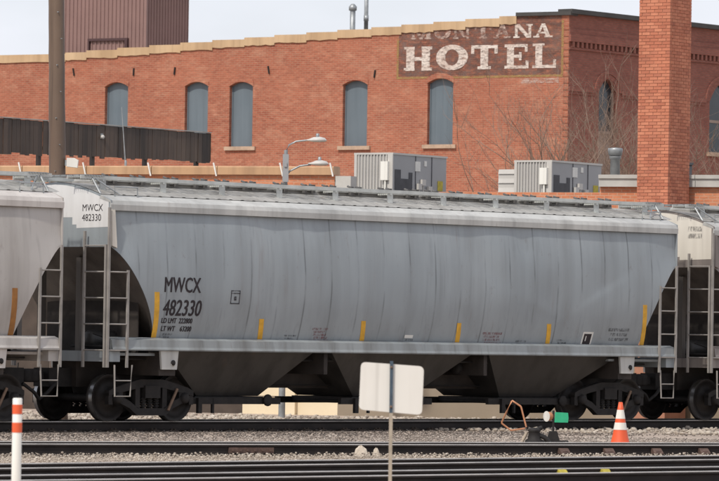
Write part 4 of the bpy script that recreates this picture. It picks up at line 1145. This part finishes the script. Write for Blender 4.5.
# vent with cap next to chimney
p = at(615, 173, 119.0)
vt = thing('roof_vent', 'galvanised roof vent with a flared cap beside the chimney', 'vent', Matrix.Translation((p.x, p.y, ROOFZ)))
h = at(615, 147.5, 119).z - ROOFZ; b_ = MB(); b_.lathe([(.14, 0), (.12, h - .30), (.15, h - .28), (.15, h - .22)], n=16); b_.build('pipe', M['galv'], vt)
b_ = MB(); b_.lathe([(.10, h - .22), (.17, h - .20), (.19, h - .06), (.18, h - .02), (0, h)], n=16); b_.build('cap', M['galv'], vt)
p = at(687, 170, 118.5); b_ = MB(); b_.box(-.12, .12, -.1, .1, 0, at(687, 165, 118.5).z - ROOFZ)
b_.box(-.15, .15, -.13, .13, at(687, 165, 118.5).z - ROOFZ, at(687, 164, 118.5).z - ROOFZ + .03)
tag(b_.build('roof_box', M['hvac_dark'], None, (p.x, p.y, ROOFZ)), 'small dark box on the roof between chimney and grey coping', 'box')

# dark board screen on the annex roof
pL = at(-25, 130, 121.5); pR = at(210.5, 140, 127.0)
dv = Vector((pR.x - pL.x, pR.y - pL.y, 0)); yawS = math.degrees(math.atan2(dv.y, dv.x))
SM = frame((pL.x, pL.y, ROOFZ), yawS)
scr = thing('board_screen', 'long dark weathered vertical board screen on the low roof', 'screen', SM)
LN = dv.length; x = 0.0; rs = random.Random(5)
zt0, zt1 = wall_xz(SM, 0, 117.5)[1], wall_xz(SM, 210, 133.5)[1]; zb0, zb1 = wall_xz(SM, 0, 153)[1], wall_xz(SM, 210, 162.5)[1]
while x < LN:
    wd = rs.uniform(.13, .17); t_ = x / LN; b_ = MB(); zt_ = zt0 + (zt1 - zt0) * t_; zb_ = zb0 + (zb1 - zb0) * t_ + rs.uniform(-.04, .03)
    y_ = rs.uniform(-.012, .012)
    b_.box(x + .005, min(x + wd, LN) - .003, y_ - .014, y_ + .014, zb_, zt_ + rs.uniform(-.01, .01)); b_.build('board', M['wood_dark'], scr); x += wd
b_ = MB(); b_.prism([(0, zt0 + .012), (LN, zt1 + .012), (LN, zt1 + .035), (0, zt0 + .035)], -.05, .05, 'y'); b_.build('cap_strip', M['roof_grey'], scr)
for zf in (.2, .75):
    b_ = MB(); z0_, z1_ = zb0 + (zt0 - zb0) * zf, zb1 + (zt1 - zb1) * zf; b_.prism([(0, z0_ - .05), (LN, z1_ - .05), (LN, z1_ + .05), (0, z0_ + .05)], .028, .07, 'y'); b_.build('rail', M['wood_dark'], scr)
for k in range(5):
    x_ = .4 + k * (LN - .8) / 4; b_ = MB(); b_.box(x_ - .05, x_ + .05, .072, .17, 0, min(zt0, zt1) - .1); b_.build('post', M['wood_dark'], scr)
x_, z_ = wall_xz(SM, 101, 137); q_ = SM @ Vector((x_, -.014, z_))
ln = thing('wall_lamp', 'small pale lamp fixed on the dark board screen', 'lamp', Matrix.Translation(q_) @ Matrix.Rotation(R(yawS), 4, 'Z'))
b_ = MB(); b_.lathe([(0, -.10), (.035, -.10), (.055, -.07), (.05, -.03), (.03, -.02)], (0, 0, 0), 'y', 12); b_.build('lens', M['hvac_sunlit_pale'], ln)
b_ = MB(); b_.box(-.04, .04, -.03, .0, -.05, .09); b_.build('bracket', M['galv'], ln)
# roof antenna wand and small disc in front of the screen
pa = at(124, 160, 119.9); b_ = MB(); tp = at(120, 113, 119.9) - pa; hh = ztan1
b_.tube([(0, 0, 0), (tp.x, 0, at(120, 113, 119.9).z - ztan1)], [.018, .008], 6)
b_.lathe([(.03, 0), (.03, .12), (.02, .14)], n=8)
tag(b_.build('antenna', M['galv'], None, (pa.x, 0, ztan1)), 'thin leaning whip antenna in front of the dark board screen', 'antenna')
an = bpy.data.objects['antenna']; q = AM @ Vector((ax(124, 166)[0], .1, 0)); an.location = (q.x, q.y, ztan1)

# ------------------------------------------------------------------ utility pole with flood light
pb = on_z(57, 416, 0); P0 = at(57.5, 190, 97.5); PT = at(56.4, 0, 97.5)
up = thing('utility_pole', 'thick brown wooden utility pole rising behind the pinkish hopper car', 'pole', Matrix.Translation((P0.x, P0.y, 0)))
tz = 13.0; b_ = MB(); ds = (PT.x - P0.x) / (PT.z - P0.z)
rsp = random.Random(8); zz_ = [-.3 + k * (tz + .3) / 40 for k in range(41)]
b_.tube([(ds * (z - P0.z) + rsp.uniform(-.004, .004), 0, z) for z in zz_], [.188 - .0026 * z + rsp.uniform(-.004, .004) for z in zz_], 20); b_.build('shaft', M['pole_wood'], up)
b_ = MB()
for k in range(9):
    z_ = 4.7 + k * .55; s_ = -1 if k % 2 else 1; b_.tube([(s_ * .03, -.165, z_), (s_ * .05, -.20, z_)], .011, 6)
b_.build('step_bolt', M['galv'], up)
fl = thing('flood_light', 'small white flood light mounted on the side of the utility pole', 'light', Matrix.Translation((P0.x + .17, P0.y - .05, at(70, 163, 97.5).z)))
b_ = MB(); b_.prism([(.02, -.08), (.24, -.10), (.26, .06), (.18, .10), (.02, .10)], -.12, .10, 'y'); b_.build('housing', M['white'], fl)
b_ = MB(); b_.box(-.02, .03, -.03, .03, -.06, .06); b_.build('bracket', M['galv'], fl)

# ------------------------------------------------------------------ street light
s0 = at(285.5, 178, 110.0); SLM = Matrix.Translation((s0.x, s0.y, 0))
sl = thing('street_light', 'grey street light with two cobra heads in front of the low brick wall', 'street light', SLM)
def rel(px, py, Y=110.0): return at(px, py, Y) - Vector((s0.x, s0.y, 0))
b_ = MB(); tp = rel(286, 150); b_.tube([(0, 0, -.05), (0, 0, 3), (tp.x, 0, tp.z)], [.08, .065, .042], 12); b_.build('pole', M['galv'], sl)
b_ = MB(); b_.box(-.07, .07, -.09, .07, tp.z - .75, tp.z - .1); b_.box(-.03, .03, -.12, .05, tp.z - .4, tp.z - .3); b_.build('control_box', M['hvac_grey'], sl)
a, c, d_, e = rel(286, 151), rel(289, 145), rel(296, 141.5), rel(309, 140)
b_ = MB(); b_.tube([a, c, d_, e], .02, 8); b_.build('arm', M['galv'], sl)
def head(p, k=1.0):
    b_ = MB(); n = 12; vs = []
    prof = [(-.02, .04), (.06, .07), (.16, .15), (.30, .17), (.42, .12), (.46, .03)]
    for x_, r_ in prof:
        for q in range(n):
            t_ = 6.2832 * q / n; vs.append((p.x + x_ * k - .05, p.y + r_ * k * math.cos(t_), p.z + .55 * r_ * k * math.sin(t_) * (1 if math.sin(t_) > 0 else .45)))
    b_.add(vs, [(i * n + q, i * n + (q + 1) % n, (i + 1) * n + (q + 1) % n, (i + 1) * n + q) for i in range(len(prof) - 1) for q in range(n)] + [list(range(n)), list(range(6 * n - 1, 5 * n - 1, -1))], True)
    h_ = b_.build('lamp_head', M['hvac_sunlit_pale'], sl)
    b_ = MB(); b_.lathe([(.04, 0), (.04, .07), (.02, .09), (0, .09)], (p.x + .2 * k, p.y, p.z + .08 * k), 'z', 8); b_.build('photocell', M['galv'], h_)
head(rel(309, 140.5))
a2 = rel(287, 172); b_ = MB(); b_.tube([rel(285.5, 176), rel(290, 171), rel(300, 166), rel(311, 164.5)], .022, 8); b_.build('arm', M['galv'], sl)
head(rel(311, 164))

# ------------------------------------------------------------------ bare shrubs behind the low roof
def bare_tree(px, Y, zt, spread, lab, seed, nb):
    p = at(px, 180, Y); rs = random.Random(seed)
    t = thing('bare_tree', lab, 'tree', Matrix.Translation((p.x, p.y, 0)), 'bare trees behind the low roof')
    b_ = MB(); b_.tube([(0, 0, -.1), (.05, 0, 2.0), (-.03, .05, 4.2)], [.12, .10, .07], 8); b_.build('trunk', M['bark'], t)
    c = MB()
    def grow(q, d, ln, r, lev):
        pts = [q]; dd = d.copy()
        for _ in range(3):
            dd = (dd + Vector((rs.uniform(-.25, .25), rs.uniform(-.25, .25), rs.uniform(-.05, .22)))).normalized(); pts.append(pts[-1] + dd * ln / 3)
        c.tube(pts, [r, r * .8, r * .62, r * .45], 4, False)
        if lev < 4:
            for _ in range(rs.choice((2, 3, 3))):
                k = rs.choice((1, 2, 3)); nd = (dd + Vector((rs.uniform(-1, 1), rs.uniform(-1, 1), rs.uniform(-.3, .6)))).normalized(); grow(pts[k], nd, ln * rs.uniform(.55, .8), r * .55, lev + 1)
    for k in range(nb):
        a = 6.28 * k / nb; grow(Vector((-.03 + .05 * math.cos(a), .05, 3.0 + 1.2 * k / nb)), Vector((math.cos(a) * spread, math.sin(a) * spread, .9)).normalized(), (zt - 4.0) * .62, .042, 0)
    c.build('crown', M['bark'], t)
bare_tree(592, 146, 9.2, .55, 'bare twiggy tree between the air unit and the chimney', 11, 15)
bare_tree(627, 148, 8.8, .5, 'bare twiggy tree behind the galvanised roof vent', 12, 14)
bare_tree(535, 150, 8.6, .6, 'thin bare tree against the hotel wall behind the hooded air unit', 13, 6)
bare_tree(708, 146, 8.0, .6, 'low bare shrubby tree behind the parapet right of the chimney', 14, 14)

# ------------------------------------------------------------------ foreground: cone, switch target, bent pipe, posts, sign
def cone(px, py, lab):
    p = on_z(px, py, 0.0)
    t = thing('traffic_cone', lab, 'cone', Matrix.Translation((p.x, p.y, 0.02)))
    h = .78; rad = lambda z: .17 - .135 * z / h
    b_ = MB()
    bs = [(.20, .0), (.20, .03), (.18, .045)]
    b_.box(-.21, .21, -.21, .21, 0, .035); b_.build('base', M['orange'], t)
    b_ = MB()
    prof = [(rad(.035) + .01, .035), (rad(.20), .20), (rad(.31), .31), (rad(.42), .42), (rad(.49), .49), (rad(.64), .64), (rad(h), h), (rad(h) - .012, h), (rad(h) - .014, h - .05)]
    b_.lathe(prof, n=28); b_.build('body', M['orange'], t)
    for a, b in ((.28, .41), (.48, .64)):
        b_ = MB(); b_.lathe([(rad(a) + .003, a), (rad(b) + .003, b)], n=28); b_.build('reflective_band', M['white'], t)
    return t
cone(620, 446.3, 'orange traffic cone with two white bands beside the rails')

p = on_z(553, 443, 0.0)
sw = thing('switch_target', 'low switch target with green and white discs on a dark stand', 'switch stand', Matrix.Translation((p.x, p.y, 0)))
zt_ = at(557, 417, p.y).z
b_ = MB(); b_.box(-.28, .28, -.14, .14, 0, .05); b_.prism([(-.12, .05), (.12, .05), (.07, .22), (-.07, .22)], -.1, .1, 'y'); b_.build('base', M['black_iron'], sw)
b_ = MB(); b_.tube([(0, 0, .2), (0, 0, zt_ + .12)], .02, 8); b_.build('spindle', M['black_iron'], sw)
b_ = MB(); b_.prism([(.02, zt_ - .10), (.27, zt_ - .10), (.28, zt_ - .02), (.27, zt_ + .08), (.03, zt_ + .09)], -.012, .012, 'y'); b_.build('green_vane', M['green'], sw)
b_ = MB(); vs_ = [(-.02 - .13 + .10 * math.cos(t_), zt_ + .01 + .115 * math.sin(t_)) for t_ in [6.2832 * k / 14 for k in range(14)]]
vs_ = [(-.13 + (x_ + .15) * .62, zt_ + .01 + (z_ - zt_ - .01) * .85) for x_, z_ in vs_]
b_.prism(vs_, -.09, -.03, 'y'); b_.build('white_disc', M['sign_white'], sw)
b_ = MB(); b_.lathe([(.0, -.03), (.085, -.03), (.085, .05), (0, .05)], (-.085, 0, zt_ + .01), 'y', 14); b_.build('lens_drum', M['copper'], sw)

p = on_z(533, 444, 0.0)
bp = thing('bent_pipe', 'bent copper-brown pipe loop rising from a dark fitting by the rails', 'pipe', Matrix.Translation((p.x, p.y, 0)))
rl = lambda px, py: at(px, py, p.y) - Vector((p.x, p.y, 0))
b_ = MB(); pts = [rl(526.5, 428), rl(521, 406.5), rl(512, 400.5), rl(501.5, 423), rl(511, 430.5), rl(526, 428.5)]
pts = [q + Vector((0, .12 * i / 5, 0)) for i, q in enumerate(pts)]
sm = []
for a, b in zip(pts[:-1], pts[1:]): sm += [a.lerp(b, .04), a.lerp(b, .5), a.lerp(b, .96)]
b_.tube(sm, .016, 8); b_.build('pipe', M['copper'], bp)
b_ = MB(); b_.tube([rl(527, 432), rl(522, 442)], .03, 8); b_.build('stub_pipe', M['post_tan'], bp)
b_ = MB(); b_.lathe([(.0, 0), (.16, 0), (.17, .06), (.12, .10), (.10, .22), (.13, .25), (.05, .30), (0, .30)], (.02, 0, 0), 'z', 12)
b_.tube([(.02, 0, .2), (.22, -.02, .12), (.3, 0, .02)], .045, 8); b_.tube([(-.05, 0, .22), (.16, .1, .30)], .04, 8); b_.build('fitting', M['black_iron'], bp)

def post():
    Y = 46.0; c = at(17, 430, Y); top = at(17.2, 398, Y).z
    t = thing('marker_post', 'white marker post with two orange bands beside the tracks', 'post', Matrix.Translation((c.x, c.y, 0)))
    r = .047; b_ = MB(); b_.lathe([(r, -.1), (r, top - .01), (r - .008, top), (0, top)], n=20); b_.build('tube', M['white'], t)
    for a, b in ((404.5, 414), (422.5, 432.5)):
        za, zb_ = at(17, b, Y).z, at(17, a, Y).z; b_ = MB(); b_.lathe([(r + .002, za), (r + .002, zb_)], n=20); b_.build('orange_band', M['orange'], t)
post()
Y = 48.6
c = at(390, 481, Y)
SG = frame((c.x, c.y, 0), 0)
sg = thing('blank_sign', 'blank white rounded sign with its back on a thin post', 'sign', SG)
rl = lambda px, py: at(px, py, Y) - Vector((c.x, c.y, 0))
def rrect(cs, r):
    out = []
    for i, pnt in enumerate(cs):
        pr, nx_ = cs[i - 1], cs[(i + 1) % 4]; a = pnt + (pr - pnt).normalized() * r; b = pnt + (nx_ - pnt).normalized() * r
        for k in range(6): t_ = k / 5; out.append(a * (1 - t_) ** 2 + pnt * 2 * t_ * (1 - t_) + b * t_ ** 2)
    return out
cs = [Vector((q.x, q.z)) for q in (rl(358.8, 409.5), rl(422, 415), rl(424, 366.5), rl(361, 361.8))]
b_ = MB(); b_.prism([(q.x, q.y) for q in rrect(cs, .055)], .012, .016, 'y'); b_.build('panel', M['sign_white'], sg)
a, b = rl(389, 560), rl(391.6, 361); b_ = MB()
zc = rl(391, 413).z
lp = lambda z: a.x + (b.x - a.x) * (z - a.z) / (b.z - a.z)
M3 = Matrix.Rotation(math.atan2(b.x - a.x, b.z - a.z), 3, 'Y')
b_.obox(((lp(-.3) + lp(zc)) / 2, -.004, (zc - .3) / 2), (.036, .030, zc + .3), M3); b_.build('post', M['post_tan'], sg)
b_ = MB(); b_.obox(((lp(b.z) + lp(zc)) / 2, -.005, (zc + b.z) / 2), (.034, .030, b.z - zc - .002), M3); b_.build('bracket', M['post_dark'], sg)
b_ = MB()
for f in (.12, .88):
    z_ = zc + (b.z - zc) * f; b_.lathe([(.0, -.03), (.014, -.03), (.014, -.019)], (lp(z_), 0, z_), 'y', 8)
b_.build('bolt', M['rust_iron'], sg)
